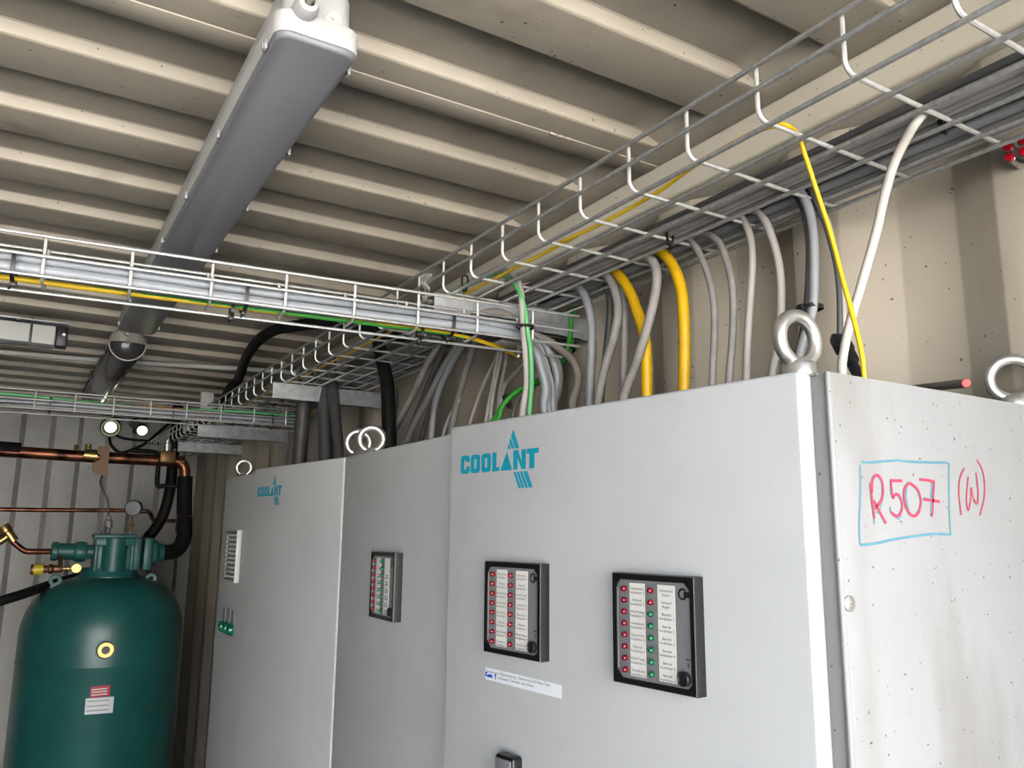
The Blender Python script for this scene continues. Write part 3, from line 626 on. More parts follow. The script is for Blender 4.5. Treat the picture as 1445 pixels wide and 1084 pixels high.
# ------------------------------------------------------------------ alarm panels (96 x 96 mm)
def alarm_panel(D, u, v, label, texts_l, texts_r, ncol, n0):
    A, tt, nn, Ln = doorframe(*D); p = ondoor(D, u, v, .0002)
    t = local_thing('alarm_panel', label, 'alarm panel', basis(-tt, (0, 0, 1), nn, p), 'square alarm panels in the cabinet doors')
    # local: x right, y up, z toward the viewer; mm
    q = .001; mb = MB(); D0 = .0125
    out = [(-48, -49), (48, -49), (48, 49), (-48, 49)]
    inn = [(-42.5, -37.5), (-37, -44), (38.5, -44), (43, -39.5), (43, 37), (37, 43.5), (-38.5, 43.5), (-42.5, 38.5)]
    k = mb.mi(bezelm)
    V = lambda x, y, z: mb.bm.verts.new((x*q, y*q, z))
    o0 = [V(x, y, 0) for x, y in out]; o1 = [V(x, y, D0-.0012) for x, y in out]; o2 = [V(x*.985, y*.985, D0) for x, y in out]; i2 = [V(x, y, D0) for x, y in inn]; i3 = [V(x, y, D0-.002) for x, y in inn]
    for a, b in ((o0, o1), (o1, o2)):
        for i in range(4): mb.bm.faces.new((a[i], a[(i+1) % 4], b[(i+1) % 4], b[i]))
    for i in range(8): mb.bm.faces.new((i2[i], i2[(i+1) % 8], i3[(i+1) % 8], i3[i]))
    grp = {0: (0, 1), 1: (2, 3), 2: (4, 5), 3: (6, 7)}
    for c in range(4):
        a, b = grp[c]; mb.bm.faces.new((o2[c], i2[b], i2[a])); d = (c+1) % 4; a2 = grp[d][0]; mb.bm.faces.new((o2[c], o2[d], i2[a2], i2[b]))
    mb.bm.faces.new(i3[::-1]); bz = mb.build('bezel', t)
    mb = MB(); zf = D0-.0016; mb.prism([(x*q*.992, y*q*.992) for x, y in inn], (0, 0, zf-.0008), (1, 0, 0), (0, 1, 0), .0008, facem)
    mb.box((-42.0*q, 0, zf+.0002), (.0006, .072, .0006), steel)
    # maker's mark: a black ring with a block beside it, and the arrow above the test button
    pts = [(34.5*q+.0042*math.cos(a), 34*q+.0042*math.sin(a), zf) for a in [math.radians(40+280*i/20) for i in range(21)]]
    mb.ribbon(pts, .0019, (0, 0, 1), blk, .0002); mb.box((39.3*q, 33.6*q, zf+.0002), (.0072, .005, .0004), blk)
    mb.box((38.5*q, -24*q, zf+.0002), (.0009, .004, .0003), blk); mb.box((38.3*q, -19.5*q, zf+.0001), (.005, .0011, .0003), ink)
    ys = [35-i*10.2 for i in range(8)]
    for i, y in enumerate(ys):
        mb.text(str(n0+i), .0036, (-37.2*q, y*q, zf), (1, 0, 0), (0, 1, 0), ink); mb.text(str(n0+8+i), .0036, (-5.5*q, y*q, zf), (1, 0, 0), (0, 1, 0), ink)
    mb.build('face', t)
    for x0, x1, tx in ((-27, -8.5, texts_l), (6.5, 26, texts_r)):
        mb = MB(); mb.prism([(x0*q, -41*q), (x1*q, -41*q), (x1*q, 40.5*q), (x0*q, 40.5*q)], (0, 0, zf), (1, 0, 0), (0, 1, 0), .0004, paper)
        for i, y in enumerate(ys):
            if tx[i] == 'blur':
                for dy, wd in ((.6, .0085), (-2.6, .011)): mb.box(((x0+x1)/2*q, (y+dy)*q, zf+.0004), (wd, .0012, .0002), ink)
            elif tx[i]:
                a, b = tx[i]; mb.text(a, .0034, ((x0+x1)/2*q, (y+.6)*q, zf+.0004), (1, 0, 0), (0, 1, 0), ink); mb.text(b, .0034, ((x0+x1)/2*q, (y-3.0)*q, zf+.0004), (1, 0, 0), (0, 1, 0), ink)
        o = mb.build('label_strip', t)
    for i, y in enumerate(ys):
        for x, c in ((-32.5, redled), (-.8 if True else 0, ncol[i])):
            mb = MB(); mb.lathe([(.0026, 0), (.0026, .0028), (.0023, .0040), (.0013, .0049), (0, .0051)], (x*q, y*q, zf), (0, 0, 1), c, 14)
            o = mb.build('indicator_lamp', t); o['label'] = 'red indicator lamp' if c is redled else 'green indicator lamp'
    mb = MB(); mb.lathe([(.0062, 0), (.0062, .0035), (.0052, .0042), (.0046, .003), (0, .003)], (35*q, -35.5*q, zf), (0, 0, 1), blk, 24); mb.build('test_button', t)
    return t
K = ['Überstrom', 'Öldruck', 'Wickl.Temp.', 'Hochdruck']
vl = lambda n: [(a, 'Verdichter %d' % n) for a in K]
R8 = [redled]*8; G8 = [grnled]*8
alarm_panel(DN, .347, -.081, 'alarm panel with only red lamps, above the white sticker on the near door', vl(1)+vl(2), vl(3)+vl(4), R8, 1)
alarm_panel(DN, .149, -.085, 'alarm panel with red and green lamps, nearest to the open cabinet edge', vl(5)+vl(6), [('Kältemittel', 'Sensor'), ('Verbund', 'Regler')]+[('Betrieb', 'Verdichter %d' % i) for i in range(1, 7)], [redled]*2+[grnled]*6, 1)
alarm_panel(DM, .232, -.080, 'alarm panel with one red and one green lamp column on the closed middle door', [None, None]+['blur']*6, [None, None]+['blur']*6, G8, 1)

# ------------------------------------------------------------------ lamps
t = thing('linear_lamp', 'long grey unlit batten lamp with a white end cap on the ceiling', 'lamp', pt(.237, 1.6, ZLO))
yA, yB, xc, zb = .806, 2.39, .2365, .530
def slab(prof_w, y0, y1, m, mb, rnd):
    """stack of rounded outlines: (half width, z, inset at the ends)"""
    k = mb.mi(m); rings = []
    for hw, z, ins in prof_w:
        r = min(rnd, hw*.9); P = []
        for (cx_, cy_, a0) in ((hw-r, y1-ins-r, 0), (-hw+r, y1-ins-r, 90), (-hw+r, y0+ins+r, 180), (hw-r, y0+ins+r, 270)):
            for i in range(7): a = math.radians(a0+90*i/6); P.append(mb.bm.verts.new((xc+cx_+r*math.cos(a), cy_+r*math.sin(a), z)))
        rings.append(P)
    for A_, B_ in zip(rings, rings[1:]):
        n = len(A_)
        for i in range(n): f = mb.bm.faces.new((A_[i], A_[(i+1) % n], B_[(i+1) % n], B_[i])); f.material_index = k
    for R_ in (rings[0][::-1], rings[-1]): f = mb.bm.faces.new(R_); f.material_index = k
mb = MB(); slab([(.0475, .5365, 0), (.0485, .5385, -.001), (.0485, .5610, -.001), (.047, .563, 0)], yA, yB, whitepl, mb, .018)
slab([(.0395, .563, .002), (.0388, .604, .004), (.035, .613, .008), (.030, ZLO, .014)], yA, yB, whitepl, mb, .02); mb.build('housing', t)
mb = MB(); slab([(.0425, zb, .0050), (.0440, zb+.0008, .0035), (.0453, zb+.0030, .0020), (.0460, .5365, .0015), (.0460, .540, .0015)], yA, yB, diffm, mb, .016); mb.build('diffuser', t)
for i in range(7):
    for s in (-1, 1):
        y = yA+.045+i*.245; mb = MB(); mb.box((xc+s*.0488, y, .5375), (.004, .011, .012), clipm, .001); mb.tube([(xc+s*.0505, y, .533), (xc+s*.0505, y, .541)], .0016, clipm, 6); mb.build('clip', t)
p = at_y(431, 12, yA-.004)
mb = MB(); mb.lathe([(.0135, -.010), (.0135, .006), (.0105, .013), (.006, .015), (.006, .006), (0, .006)], p, (0, -1, 0), whitepl, 24); mb.build('cable_gland', t)
p2 = at_y(469, 27, yA+.0035); mb = MB(); mb.lathe([(.0105, -.002), (.0105, .0022), (.0085, .0022), (.0075, .0012), (.002, .0012), (.0015, .003), (0, .003)], p2, (0, -1, 0), whitepl, 24); mb.build('blanking_plug', t)
cable([p+Vector((0, -.006, 0)), p+Vector((.004, -.03, .006)), p+Vector((.014, -.06, .030)), p+Vector((.03, -.08, .055)), p+Vector((.034, -.12, .064))], .0036, g4, 'short supply cable entering the white end cap of the batten lamp', 'lamp_cable')
# older tube lamp beyond it
t = thing('tube_lamp', 'old tube lamp with beige cap and dark cover beyond the batten lamp', 'lamp', pt(.245, 3.1, ZLO))
zc2 = .556; xx = .245
def halfround(y0, y1, r, m, upper, mb):
    k = mb.mi(m); rings = []
    for y, rr in ((y0-.030, .12), (y0-.027, .5), (y0-.016, .85), (y0, 1), (y1, 1), (y1+.016, .85), (y1+.027, .5), (y1+.03, .12)):
        rings.append([mb.bm.verts.new((xx+r*rr*math.cos(a), y, zc2+(1 if upper else -1)*r*rr*math.sin(a))) for a in [math.pi*i/14 for i in range(15)]])
    for A_, B_ in zip(rings, rings[1:]):
        for i in range(14): f = mb.bm.faces.new((A_[i], A_[i+1], B_[i+1], B_[i])); f.material_index = k
mb = MB(); halfround(2.66, 3.85, .052, beigecap, True, mb); mb.box((xx, 3.2, .608), (.05, 1.0, .022), beigecap, .003); mb.build('housing', t)
mb = MB(); halfround(2.665, 3.85, .0505, darktube, False, mb); mb.build('dark_cover', t)
mb = MB(); mb.lathe([(.0535, -.004), (.0535, .004)], (xx, 2.668, zc2), (0, 1, 0), beigecap, 32); mb.build('rim', t)
mb = MB(); mb.lathe([(.011, 0), (.011, .010), (.006, .014)], (xx-.006, 2.636, zc2+.026), (0, -1, .3), beigecap, 18); mb.build('cable_gland', t)
for y in (2.8, 3.3):
    for s in (-1, 1): mb = MB(); mb.box((xx+s*.054, y, zc2), (.006, .022, .030), darktube, .002); mb.build('clip', t)

# ------------------------------------------------------------------ left ceiling items
t = thing('ceiling_duct', 'white duct under a perforated zinc strip at the left of the ceiling', 'duct', pt(-.4, 2.55, .57))
mb = MB(); x1 = at_y(98, 467, 2.45).x
mb.box(((x1-1.3)/2, 2.46, .545), (x1+1.3, .045, .003), galvp, .0008); mb.build('zinc_strip', t)
mb = MB(); mb.box(((x1-.032-1.3)/2, 2.49, .512), (x1-.032+1.3, .07, .052), whitebox, .004); mb.build('duct_body', t)
mb = MB(); mb.box((x1-.016, 2.478, .512), (.028, .05, .056), blk, .004); mb.lathe([(.004, 0), (.004, .006)], (x1-.012, 2.45, .515), (0, -1, 0), steel, 10); mb.build('end_clamp', t)
for xb in (-.01, -.35, -.75): mb = MB(); mb.box((xb, 2.452, .515), (.006, .004, .075), blk, .001); mb.build('strap', t)
for xb in (x1-.12, x1-.32): mb = MB(); mb.lathe([(.005, 0), (.005, .004)], (xb, 2.44, .5435), (0, 0, -1), steel, 8); mb.build('rivet', t)
cable([pt(-1.4, 3.40, .600), pt(-.6, 3.33, .600), pt(-.098, 3.267, .600), pt(.231, 3.216, .600), pt(.55, 3.13, .600), pt(.905, 3.04, .600)], .0095, whitebox, 'pale conduit pipe crossing the ceiling behind the old tube lamp', 'conduit_pipe', 'pipe')
t = thing('junction_box', 'small white junction box above the farther cross tray', 'box', at_y(291, 568, 3.2))
p = at_y(291, 568, 3.2); mb = MB(); mb.box(p, (.048, .03, .075), whitebox, .004); mb.build('box_body', t)
mb = MB(); mb.box(p+Vector((0, -.016, 0)), (.044, .004, .070), whitebox, .0015); mb.build('lid', t)

# ------------------------------------------------------------------ red caps and threaded rod
for i, (a, b, lab) in enumerate(((1425, 209.5, 'upper left red lens cap below the right tray'), (1427.5, 224, 'lower left red lens cap below the right tray'), (1445, 200, 'upper right red lens cap below the right tray'), (1446.5, 216, 'lower right red lens cap below the right tray'))):
    p = at_x(a, b, .880); t = thing('lens_cap', lab, 'lens cap', p, 'red lens caps on the wall')
    mb = MB(); mb.lathe([(.0046, -.038), (.0046, .002), (.0053, .003), (.0053, .005)], p, (-1, -.2, -.1), chrome, 20); mb.build('chrome_sleeve', t)
    mb = MB(); mb.lathe([(.0048, .0045), (.0048, .0075), (.0040, .0095), (0, .0103)], p, (-1, -.2, -.1), redcap, 20); mb.build('red_lens', t)
t = thing('threaded_rod', 'threaded steel rod with a red painted tip sticking out just above the near cabinet', 'rod', pt(.80, .5, .15))
b_ = at_y(1362, 541, .452); a_ = at_x(1284, 549.5, .893); mb = MB(); n = 150; d = (b_-a_)
P = [a_+d*i/n for i in range(n+1)]; mb.tube(P, [.0047 if i % 2 else .0040 for i in range(n+1)], darksteel, 12); mb.build('shank', t, ang=80)
mb = MB(); mb.lathe([(.0048, 0), (.0048, .0022), (.0038, .003), (0, .003)], b_, d, mat('red_paint_tip', (.5, .10, .09), .6), 16); mb.build('red_tip', t)

# ------------------------------------------------------------------ tank with its head and fittings
YT = 3.6; xl, xr = at_y(20, 900, YT).x, at_y(254, 900, YT).x; TC = pt((xl+xr)/2, YT, 0); RA = (xr-xl)/2*.985
TC.x += .006
t = thing('pressure_tank', 'dark green upright pressure tank with a valve head, in front of the back wall', 'tank', pt(TC.x, YT, ZF))
zsh = at_y(253, 880, YT).z; znk = at_y(150, 812, YT).z
mb = MB(); hd = znk-zsh
prof = [(RA*.97, ZF+.06), (RA, ZF+.12), (RA, zsh-.115), (RA*1.004, zsh-.112), (RA*1.004, zsh-.106), (RA, zsh-.103), (RA, zsh-.02)]
for i in range(1, 15):
    a = math.pi/2*i/15; prof.append((max(.115, RA*(math.cos(a)**.62)), zsh-.02+(hd+.02)*math.sin(a)))
prof += [(.10, znk)]
mb.lathe([(0, ZF+.04)]+prof+[(0, znk)], (TC.x, YT, 0), (0, 0, 1), tankm, 64); mb.build('shell', t, ang=40)
mb = MB(); mb.lathe([(.115, znk-.035), (.118, znk-.01), (.10, znk+.012), (.098, znk+.03)], (TC.x, YT, 0), (0, 0, 1), tankm2, 40); mb.build('neck_ring', t)
zA, zB = znk+.02, at_y(160, 760, YT).z; xA, xB = at_y(131, 785, YT).x, at_y(184, 785, YT).x; cxh = (xA+xB)/2; zm = (zA+zB)/2; wh = xB-xA
mb = MB(); mb.box((cxh, YT, zm), (wh, .16, zB-zA), tankm2, .006); 
mb.lathe([(wh*.33, 0), (wh*.33, zB-zA)], (cxh, YT-.075, zA), (0, 0, 1), tankm2, 28)
mb.box((cxh, YT-.088, zB-.012), (wh*1.02, .03, .030), tankm2, .004)
for s in (-1, 1): mb.box((cxh+s*wh*.47, YT-.085, zm), (.012, .02, zB-zA), tankm2, .003)
mb.box((cxh, YT, zB+.008), (wh*1.1, .17, .018), tankm2, .004); mb.build('valve_head', t)
mb = MB()
for s1 in (-1, 1):
    for s2 in (-1, 1): mb.lathe([(.011, 0), (.011, .012)], (cxh+s1*wh*.42, YT+s2*.06, zB+.016), (0, 0, 1), steel, 6)
mb.build('head_bolts', t)
zv = at_y(100, 778, YT).z; mb = MB()
mb.lathe([(.030, 0), (.036, .004), (.036, .02), (.031, .024), (.031, .075), (.037, .082), (.040, .10), (.037, .118), (.027, .122), (.027, .19)], pt(at_y(72, 778, YT).x, YT, zv), (1, 0, -.02), tankm2, 26); mb.build('inlet_valve', t)
for a, b, nm in ((184, 196, 'flange'), (200, 212, 'flange')):
    x0, x1 = at_y(a, 780, YT).x, at_y(b, 780, YT).x; mb = MB(); mb.box(((x0+x1)/2, YT, zm+.002), (x1-x0, .13, (zB-zA)*1.02), tankm2, .006); mb.build(nm, t)
x0 = at_y(212, 778, YT).x; mb = MB(); mb.lathe([(.052, 0), (.050, .02), (.036, .032), (.034, .05)], pt(x0, YT, zm+.006), (1, 0, 0), tankm2, 26); mb.build('outlet_boss', t)
# lifting lugs
for px, py, s in ((78, 820, -1), (213, 818, 1)):
    p = at_y(px, py-1, YT-.05); mb = MB(); n = Vector((0, -1, 0))
    mb.tube([p+Vector((.0155*math.cos(a), 0, .0155*math.sin(a))) for a in [2*math.pi*i/24 for i in range(24)]], .0075, lugm, 10, closed=True)
    mb.box(p+Vector((0, .002, -.026)), (.030, .010, .03), lugm, .003); mb.build('lifting_lug', t, loc=p)
# sight glass, labels
def on_tank(px, py, extra=.0):
    d = ray(px, py); a = d.x*d.x+d.y*d.y; b = -2*(d.x*TC.x+d.y*YT); c = TC.x**2+YT**2-(RA+extra)**2
    s = (-b-math.sqrt(b*b-4*a*c))/(2*a); return d*s
p = on_tank(149, 917); n = Vector((p.x-TC.x, p.y-YT, 0)).normalized()
mb = MB(); mb.lathe([(.034, -.004), (.034, .004)], p, n, tankm2, 32); mb.lathe([(.029, .004), (.029, .012), (.026, .015), (.014, .015), (.013, .012)], p, n, brass, 32); mb.build('sight_glass_ring', t, loc=p)
mb = MB(); mb.lathe([(.0135, .010), (.0125, .0135), (0, .0135)], p, n, blk, 20); mb.build('sight_glass', t, loc=p)
def tank_label(quad, m, name, extra):
    mb = MB(); k = mb.mi(m); q = [Vector((a, b)) for a, b in quad]; N = 8; G = []
    for i in range(N+1):
        u = i/N; G.append([mb.bm.verts.new(on_tank(*(q[0].lerp(q[1], u)), extra)), mb.bm.verts.new(on_tank(*(q[3].lerp(q[2], u)), extra))])
    for i in range(N): mb.bm.faces.new((G[i][0], G[i][1], G[i+1][1], G[i+1][0]))
    def txt(frac, fx, fy, size):
        base = q[0].lerp(q[1], fx).lerp(q[3].lerp(q[2], fx), fy); o = on_tank(*base, extra+.0008); e = on_tank(*(base+(q[1]-q[0])*.2), extra+.0008); t_ = (e-o).normalized(); mb.prism([(-frac/2, -size/2), (frac/2, -size/2), (frac/2, size/2), (-frac/2, size/2)], o, t_, (0, 0, 1), .0003, paper if m is redlab else g1)
    return mb, txt
mb, txt = tank_label([(128, 970), (156, 967), (155, 982), (127, 985)], redlab, 'red', .0012)
for fy in (.28, .52, .78): txt(.05, .46, fy, .0045)
mb.build('red_label', t, fixn=False)
mb, txt = tank_label([(121, 986), (161, 983), (159, 1006), (119, 1009)], stickm, 'white', .0016)
for fy in (.2, .5, .78): txt(.07, .45, fy, .0028)
mb.build('white_label', t, fixn=False)
# yellow-capped relief valve
t = thing('relief_valve', 'brown relief valve with a yellow sleeve and brass end beside the tank head', 'valve', at_y(80, 803, 3.46))
ax = (at_y(112, 802, 3.46)-at_y(44, 804, 3.46)); o = at_y(43, 804, 3.46); ln = ax.length; bz = mat('bronze_body', (.20, .10, .05), .4, .7)
mb = MB(); mb.lathe([(.017, 0), (.019, .004), (.019, ln*.06), (.014, ln*.07), (.014, ln*.3), (.012, ln*.36), (.018, ln*.38), (.018, ln*.44), (.014, ln*.48), (.015, ln*.58), (.012, ln*.66)], o, ax, bz, 20); mb.build('body', t)
mb = MB(); mb.lathe([(.0195, ln*.06), (.0195, ln*.255)], o, ax, yelcap, 20); mb.build('yellow_sleeve', t)
mb = MB(); mb.lathe([(.007, ln*.66), (.007, ln*.73), (.011, ln*.74), (.011, ln*.80), (.005, ln*.81), (.005, ln*.86)], o, ax, brass, 16); 
mb.lathe([(0, -.005), (.016, -.005), (.018, 0), (.016, .006), (0, .006)], o+ax*.95, (0, -1, 0), brass, 24); mb.build('brass_end', t)
mb = MB(); q0 = at_y(85, 799, 3.46); mb.tube([q0, pt(q0.x, 3.5, q0.z+.03), pt(q0.x, YT-.02, zv-.028)], .008, bz, 12); mb.build('stem', t)
# pipework
def pipe(pts, r, m, label, name='pipe', k=8, cat='pipe', n=18): return cable(pts, r, m, label, name, cat, None, k, n)
def elbow(a, c, b, r, n=6):   # corner c rounded between a and b
    a, b, c = Vector(a), Vector(b), Vector(c); p = c+(a-c).normalized()*r; q = c+(b-c).normalized()*r
    return [((1-t_)**2)*p+2*t_*(1-t_)*c+(t_**2)*q for t_ in [i/n for i in range(n+1)]]
YP = 3.72
c0 = at_y(-40, 637, YP); c1 = at_y(262, 652, YP); c2 = pt(at_y(262, 745, YP).x+.01, YP, at_y(262, 775, YP).z); 
zz = c1.z; c0 = pt(-1.1, YP, at_y(0, 637, YP).z+.03)
P = [c0, pt(.0, YP, at_y(0, 637, YP).z)]+elbow(pt(0, YP, zz), c1, pt(c1.x, YP, zz-.3), .05)
pipe(P+[pt(c1.x+.002, YP, zz-.075)], .0235, copper, 'thick copper pipe running left along the back wall above the tank', raw_ := 'copper_pipe', k=4)
t = thing('pipe_sleeve', 'black foam sleeve on the left part of the thick copper pipe', 'insulation', at_y(0, 634, YP))
mb = MB(); e_ = at_y(29, 637, YP); mb.tube([pt(c0.x, YP, c0.z+.006), pt(e_.x, YP, at_y(29, 636, YP).z+.004)], .027, insul, 20); mb.build('sleeve', t)
bx = pt(c1.x+.003, YP, zz-.062); end = pt(x0+.05, YT, zm+.006)
pipe([bx]+[pt(bx.x+.006, YP, bx.z-.12)]+elbow(pt(bx.x+.008, YP, bx.z-.1), pt(bx.x+.01, YP-.06, end.z), end, .09)+[end], .031, insul, 'black insulated riser pipe bending into the tank head flange', 'insulated_pipe', k=5)
t = thing('pipe_coupling', 'copper coupling ring showing on the black insulated riser', 'pipe fitting', at_y(268, 745, YP-.03))
mb = MB(); q0 = pt(bx.x+.009, YP-.012, at_y(262, 738, YP).z); mb.lathe([(.0335, -.04), (.0335, .03)], q0, (0, 0, 1), copper, 24); mb.build('ring', t)
pipe([pt(-1.1, 4.2, at_y(0, 719, 4.2).z), at_y(0, 719, 4.2), at_y(100, 720, 4.2), at_y(176, 720.5, 4.2), at_y(196, 722, 4.2), at_y(208, 722, 4.2), at_y(213, 727, 4.2), at_y(216, 733, 4.18), at_y(224, 735, 4.15), at_y(262, 735, 3.95)], .0095, copper, 'thin copper pipe running level behind the pressure gauge', 'copper_pipe', k=5)
pipe([at_y(-10, 768, 3.62), at_y(5, 757, 3.62), at_y(10, 756, 3.62), at_y(22, 768, 3.62), at_y(34, 777, 3.62), at_y(44, 778.5, 3.62), at_y(72, 778.5, YT)], .011, copper, 'bent copper branch pipe entering the green inlet valve', 'copper_pipe', k=5)
t = thing('pipe_tee', 'brass-coloured tee fitting at the bend of the copper branch pipe', 'pipe fitting', at_y(10, 752, 3.61))
mb = MB(); a_, b_ = at_y(4, 742, 3.61), at_y(20, 764, 3.61); mb.lathe([(.019, 0), (.021, .004), (.021, .025), (.017, .03), (.017, (b_-a_).length)], a_, b_-a_, brass, 20); mb.build('tee_body', t)
mb = MB(); a_, b_ = at_y(12, 756, 3.61), at_y(-6, 768, 3.61); mb.lathe([(.014, 0), (.014, (b_-a_).length)], a_, b_-a_, brass, 18); mb.build('tee_branch', t)
pipe([pt(x0-.09, YP+.02, at_y(220, 637, YP).z), at_y(222, 640, YP+.03), at_y(223, 660, YP+.03), at_y(222, 684, YP+.03), at_y(232, 686, YP+.02), at_y(262, 686, YP)], .010, blkr, 'thin dark bypass pipe beside the black hose', 'bypass_pipe', k=5)
# solenoid valve on the thick pipe
p = at_y(236, 645, YP-.04); t = thing('solenoid_valve', 'brass solenoid valve block on the thick copper pipe beside the black hose', 'valve', p)
mb = MB(); mb.box(p, (.062, .05, .05), mat('dull_bronze', (.22, .12, .05), .45, .6), .006); mb.build('body', t)
mb = MB(); mb.lathe([(.018, 0), (.018, .03), (.012, .034), (.012, .045)], p+Vector((-.004, 0, .024)), (0, 0, 1), steel, 18); mb.build('coil_cap', t)
mb = MB()
for s in (-1, 1): mb.lathe([(.006, 0), (.006, .01)], p+Vector((s*.025, -.02, .025)), (0, 0, 1), steel, 6)
mb.build('bolts', t)
# service ports
for px, py, r, lab in ((107, 634, .009, 'small brass service port on the copper pipe, left of two'), (124, 633, .012, 'larger brass service port on the copper pipe beside the tan pad')):
    p = at_y(px, py+4, YP-.005); t = thing('service_port', lab, 'pipe fitting', p)
    mb = MB(); mb.lathe([(r*.5, -.012), (r*.5, .008), (r, .010), (r, .026), (r*.7, .030), (0, .030)], p, (0, 0, 1), brass, 16); mb.build('port_body', t)
    mb = MB(); mb.lathe([(r*1.15, .014), (r*1.15, .022)], p, (0, 0, 1), brass, 6); mb.build('hex_nut', t)
mb = MB(); q0 = at_y(118, 642, YP); q1 = at_y(137, 644, YP); mb.lathe([(.0255, 0), (.0265, .006), (.0265, (q1-q0).length)], q0, q1-q0, brass, 22); o = mb.build('pipe_fitting', None, loc=q0); tag(o, 'brass sleeve on the thick copper pipe beside the tan pad', 'pipe fitting')
# tan pad folded over the pipe
mb = MB(); q0 = at_y(144, 641, YP); qx = at_y(152.5, 641, YP).x-at_y(135, 641, YP).x
zt_, zb_ = at_y(144, 641, YP).z+.028, at_y(144, 671, YP).z
mb.prism([(0, zt_), (qx*.95, zt_), (qx*.95, zb_), (qx*.62, zb_-.002), (.004, zb_+.004), (-.012, zb_+.02), (-.012, zb_+.045), (.012, zb_+.062), (.016, zb_+.075), (0, zb_+.09)], (at_y(136, 641, YP).x, YP-.036, 0), (1, 0, 0), (0, 0, 1), .008, cardm)
o = mb.build('foam_pad', None, loc=q0); tag(o, 'tan foam pad folded over the thick copper pipe', 'pad')
# pressure gauge on the head
g = at_y(188, 717, YT-.06); t = thing('pressure_gauge', 'round silver pressure gauge on a thin stem above the tank head', 'gauge', g)
mb = MB(); nrm = Vector((-.35, -1, -.15)); mb.lathe([(.030, -.022), (.032, -.018), (.032, .004), (.029, .007), (.028, .004)], g, nrm, chrome, 30); mb.build('case', t)
mb = MB(); mb.lathe([(.028, .003), (0, .0035)], g, nrm, mat('gauge_glass', (.75, .75, .76), .12, coat=.5), 30); mb.build('dial', t)
mb = MB(); g2_ = at_y(186, 738, YT-.06); mb.tube(smooth([g+Vector((0, .01, -.03)), g2_, at_y(184, 748, YT-.05), pt(at_y(182, 758, YT).x, YT-.05, zB)], 5), .0055, brass, 10); mb.lathe([(.010, 0), (.010, .014)], g2_, (0, 0, -1), brass, 6); mb.build('stem', t)
cable([at_y(144, 672, YP-.03), at_y(142, 682, YP), at_y(147, 696, YP), at_y(152, 706, YP), at_y(153, 724, YP), at_y(152, 734, YP)], .0042, g3, 'thin grey capillary hanging from the tan pad down to the tank head', 'capillary_tube', 'tube')
t = thing('sensor_plug', 'small pale sensor plug standing on top of the tank head', 'sensor', at_y(152, 738, YP-.05))
mb = MB(); q0 = at_y(152, 746, YP-.06); mb.lathe([(.012, -.05), (.012, 0), (.016, .002), (.016, .03), (.009, .036), (.009, .05)], q0, (0, 0, 1), g1, 18); mb.build('plug_body', t)
mb = MB(); mb.box(q0+Vector((-.01, -.012, .0)), (.014, .02, .016), blk, .003); mb.build('connector', t)
# black strap-like hose left of the tank and the tall black hose
cable([at_y(-220, 915, 3.45), at_y(-110, 880, 3.47), at_y(-5, 850, 3.5), at_y(40, 836, 3.56), at_y(78, 823, 3.68), at_y(120, 811, YT+.22)], .018, blkr, 'black hose running left from behind the tank neck', 'hose', 'hose')
cable([pt(.66, 4.3, .44)]+T([(251, 575), (248, 610), (244, 650), (240, 690), (232, 722), (222, 742), (208, 760)], 4.05)+[pt(.48, 3.95, -.1)], .024, blkr, 'thick black hose curving down from the tray end behind the tank head', 'hose', 'hose')
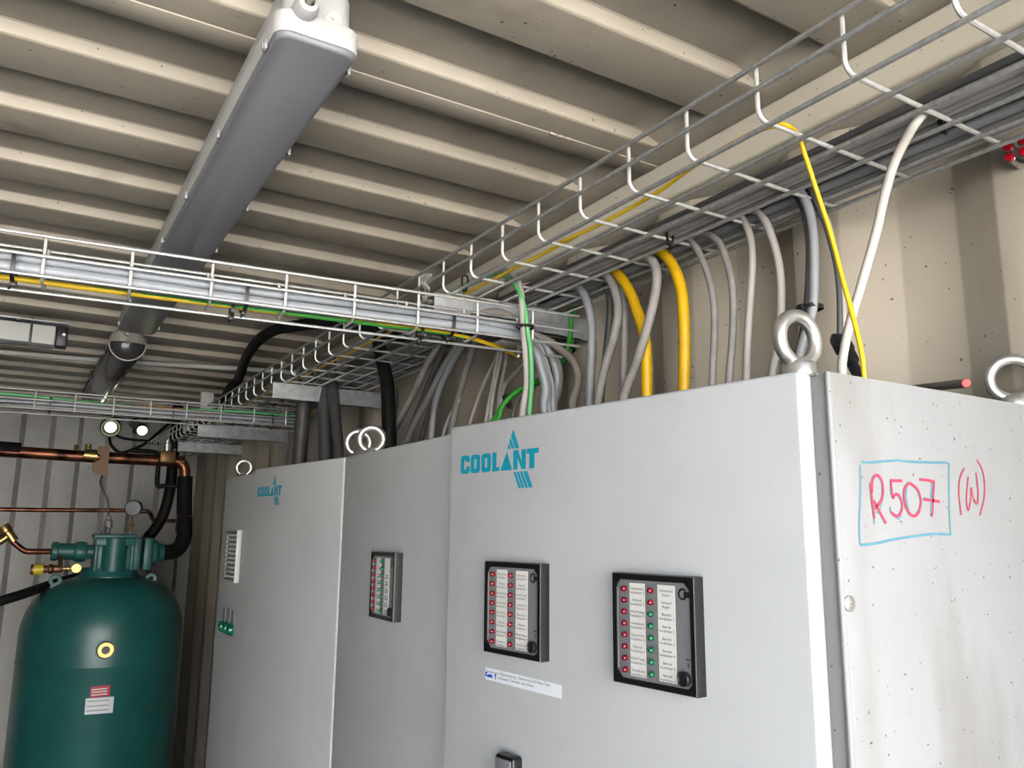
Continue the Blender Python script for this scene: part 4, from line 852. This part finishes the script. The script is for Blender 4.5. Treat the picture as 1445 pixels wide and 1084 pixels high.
# wall cables by the spot lamps
cable(T([(154, 612), (156, 626), (164, 636), (174, 639), (190, 633), (205, 626), (222, 612), (240, 596)], 4.95), .008, blkr, 'black lead drooping from the left spot lamp', 'lamp_lead')
cable(T([(160, 612), (172, 618), (190, 621), (206, 622), (214, 626), (226, 626)], 4.9), .007, blkr, 'black lead passing under the right spot lamp', 'lamp_lead')
for (a, b), lab in (((156, 603), 'lit spot lamp in a black ring on the back wall, left of two'), ((200.5, 607), 'lit spot lamp on the back wall, right of two')):
    left = a < 180; p = at_y(a, b, 4.86); t = thing('spot_lamp', lab, 'lamp', p, 'spot lamps on the back wall')
    nrm = Vector((-.05, -1, -.35)); mb = MB()
    rr = .052 if left else .030
    mb.lathe([(rr*.6, -.09), (rr*.8, -.06), (rr, -.02), (rr, .012), (rr*.9, .016), (rr*.78, .004), (0, -.01)], p, nrm, blk, 30); mb.build('black_ring', t)
    mb = MB(); mb.lathe([(.029, -.004), (.024, .010), (.014, .017), (0, .019)], p+Vector((0, -.006, -.002)), nrm, ledlit, 24); mb.build('lit_lens', t)
    mb = MB(); mb.box(p+Vector((0, .13, .02)), (.06, .10, .05), blk, .006); mb.build('wall_mount', t)
p = at_y(189, 598, 4.97); mb = MB(); mb.lathe([(.026, 0), (.026, .05), (0, .05)], p, (0, -1, 0), blk, 22); o = mb.build('cable_entry', None, loc=p); tag(o, 'round black cable entry between the two spot lamps', 'cable entry')

# ------------------------------------------------------------------ daylight
w = bpy.data.worlds.new('world'); bpy.context.scene.world = w; w.use_nodes = True; nt = w.node_tree
sky = nt.nodes.new('ShaderNodeTexSky'); sky.sky_type = 'NISHITA'; sky.sun_disc = False
sky.sun_elevation = math.radians(48); sky.sun_rotation = math.radians(0); sky.air_density = 1.0; sky.dust_density = 1.5
bg = nt.nodes['Background']; nt.links.new(sky.outputs[0], bg.inputs['Color']); bg.inputs['Strength'].default_value = .32
sd = bpy.data.lights.new('sun', 'SUN'); sd.energy = 16; sd.angle = math.radians(.6); sd.color = (1, .97, .93)
so = bpy.data.objects.new('sun', sd); C.objects.link(so)
so.rotation_euler = Vector((.22, -.80, -.75)).to_track_quat('-Z', 'Y').to_euler()
pl = bpy.data.lights.new('door_portal', 'AREA'); pl.shape = 'RECTANGLE'; pl.size = 2.34; pl.size_y = 2.38; pl.cycles.is_portal = True
po = bpy.data.objects.new('door_portal', pl); C.objects.link(po); po.location = ((XL+XR)/2, Y0-.005, (ZF+ZLO)/2)
po.rotation_euler = (math.radians(90), 0, 0)

sc = bpy.context.scene
sc.view_settings.view_transform = 'Standard'; sc.view_settings.look = 'None'; sc.view_settings.gamma = 1; sc.view_settings.use_curve_mapping = False
sc.view_settings.exposure = 1.68
try:
    sc.cycles.max_bounces = 8; sc.cycles.diffuse_bounces = 1; sc.cycles.sample_clamp_indirect = 6; sc.cycles.caustics_reflective = False; sc.cycles.caustics_refractive = False
except Exception: pass
for o in list(C.objects):
    if '_local' in o: del o['_local']
    if o.parent is None: o.location.z += ZC
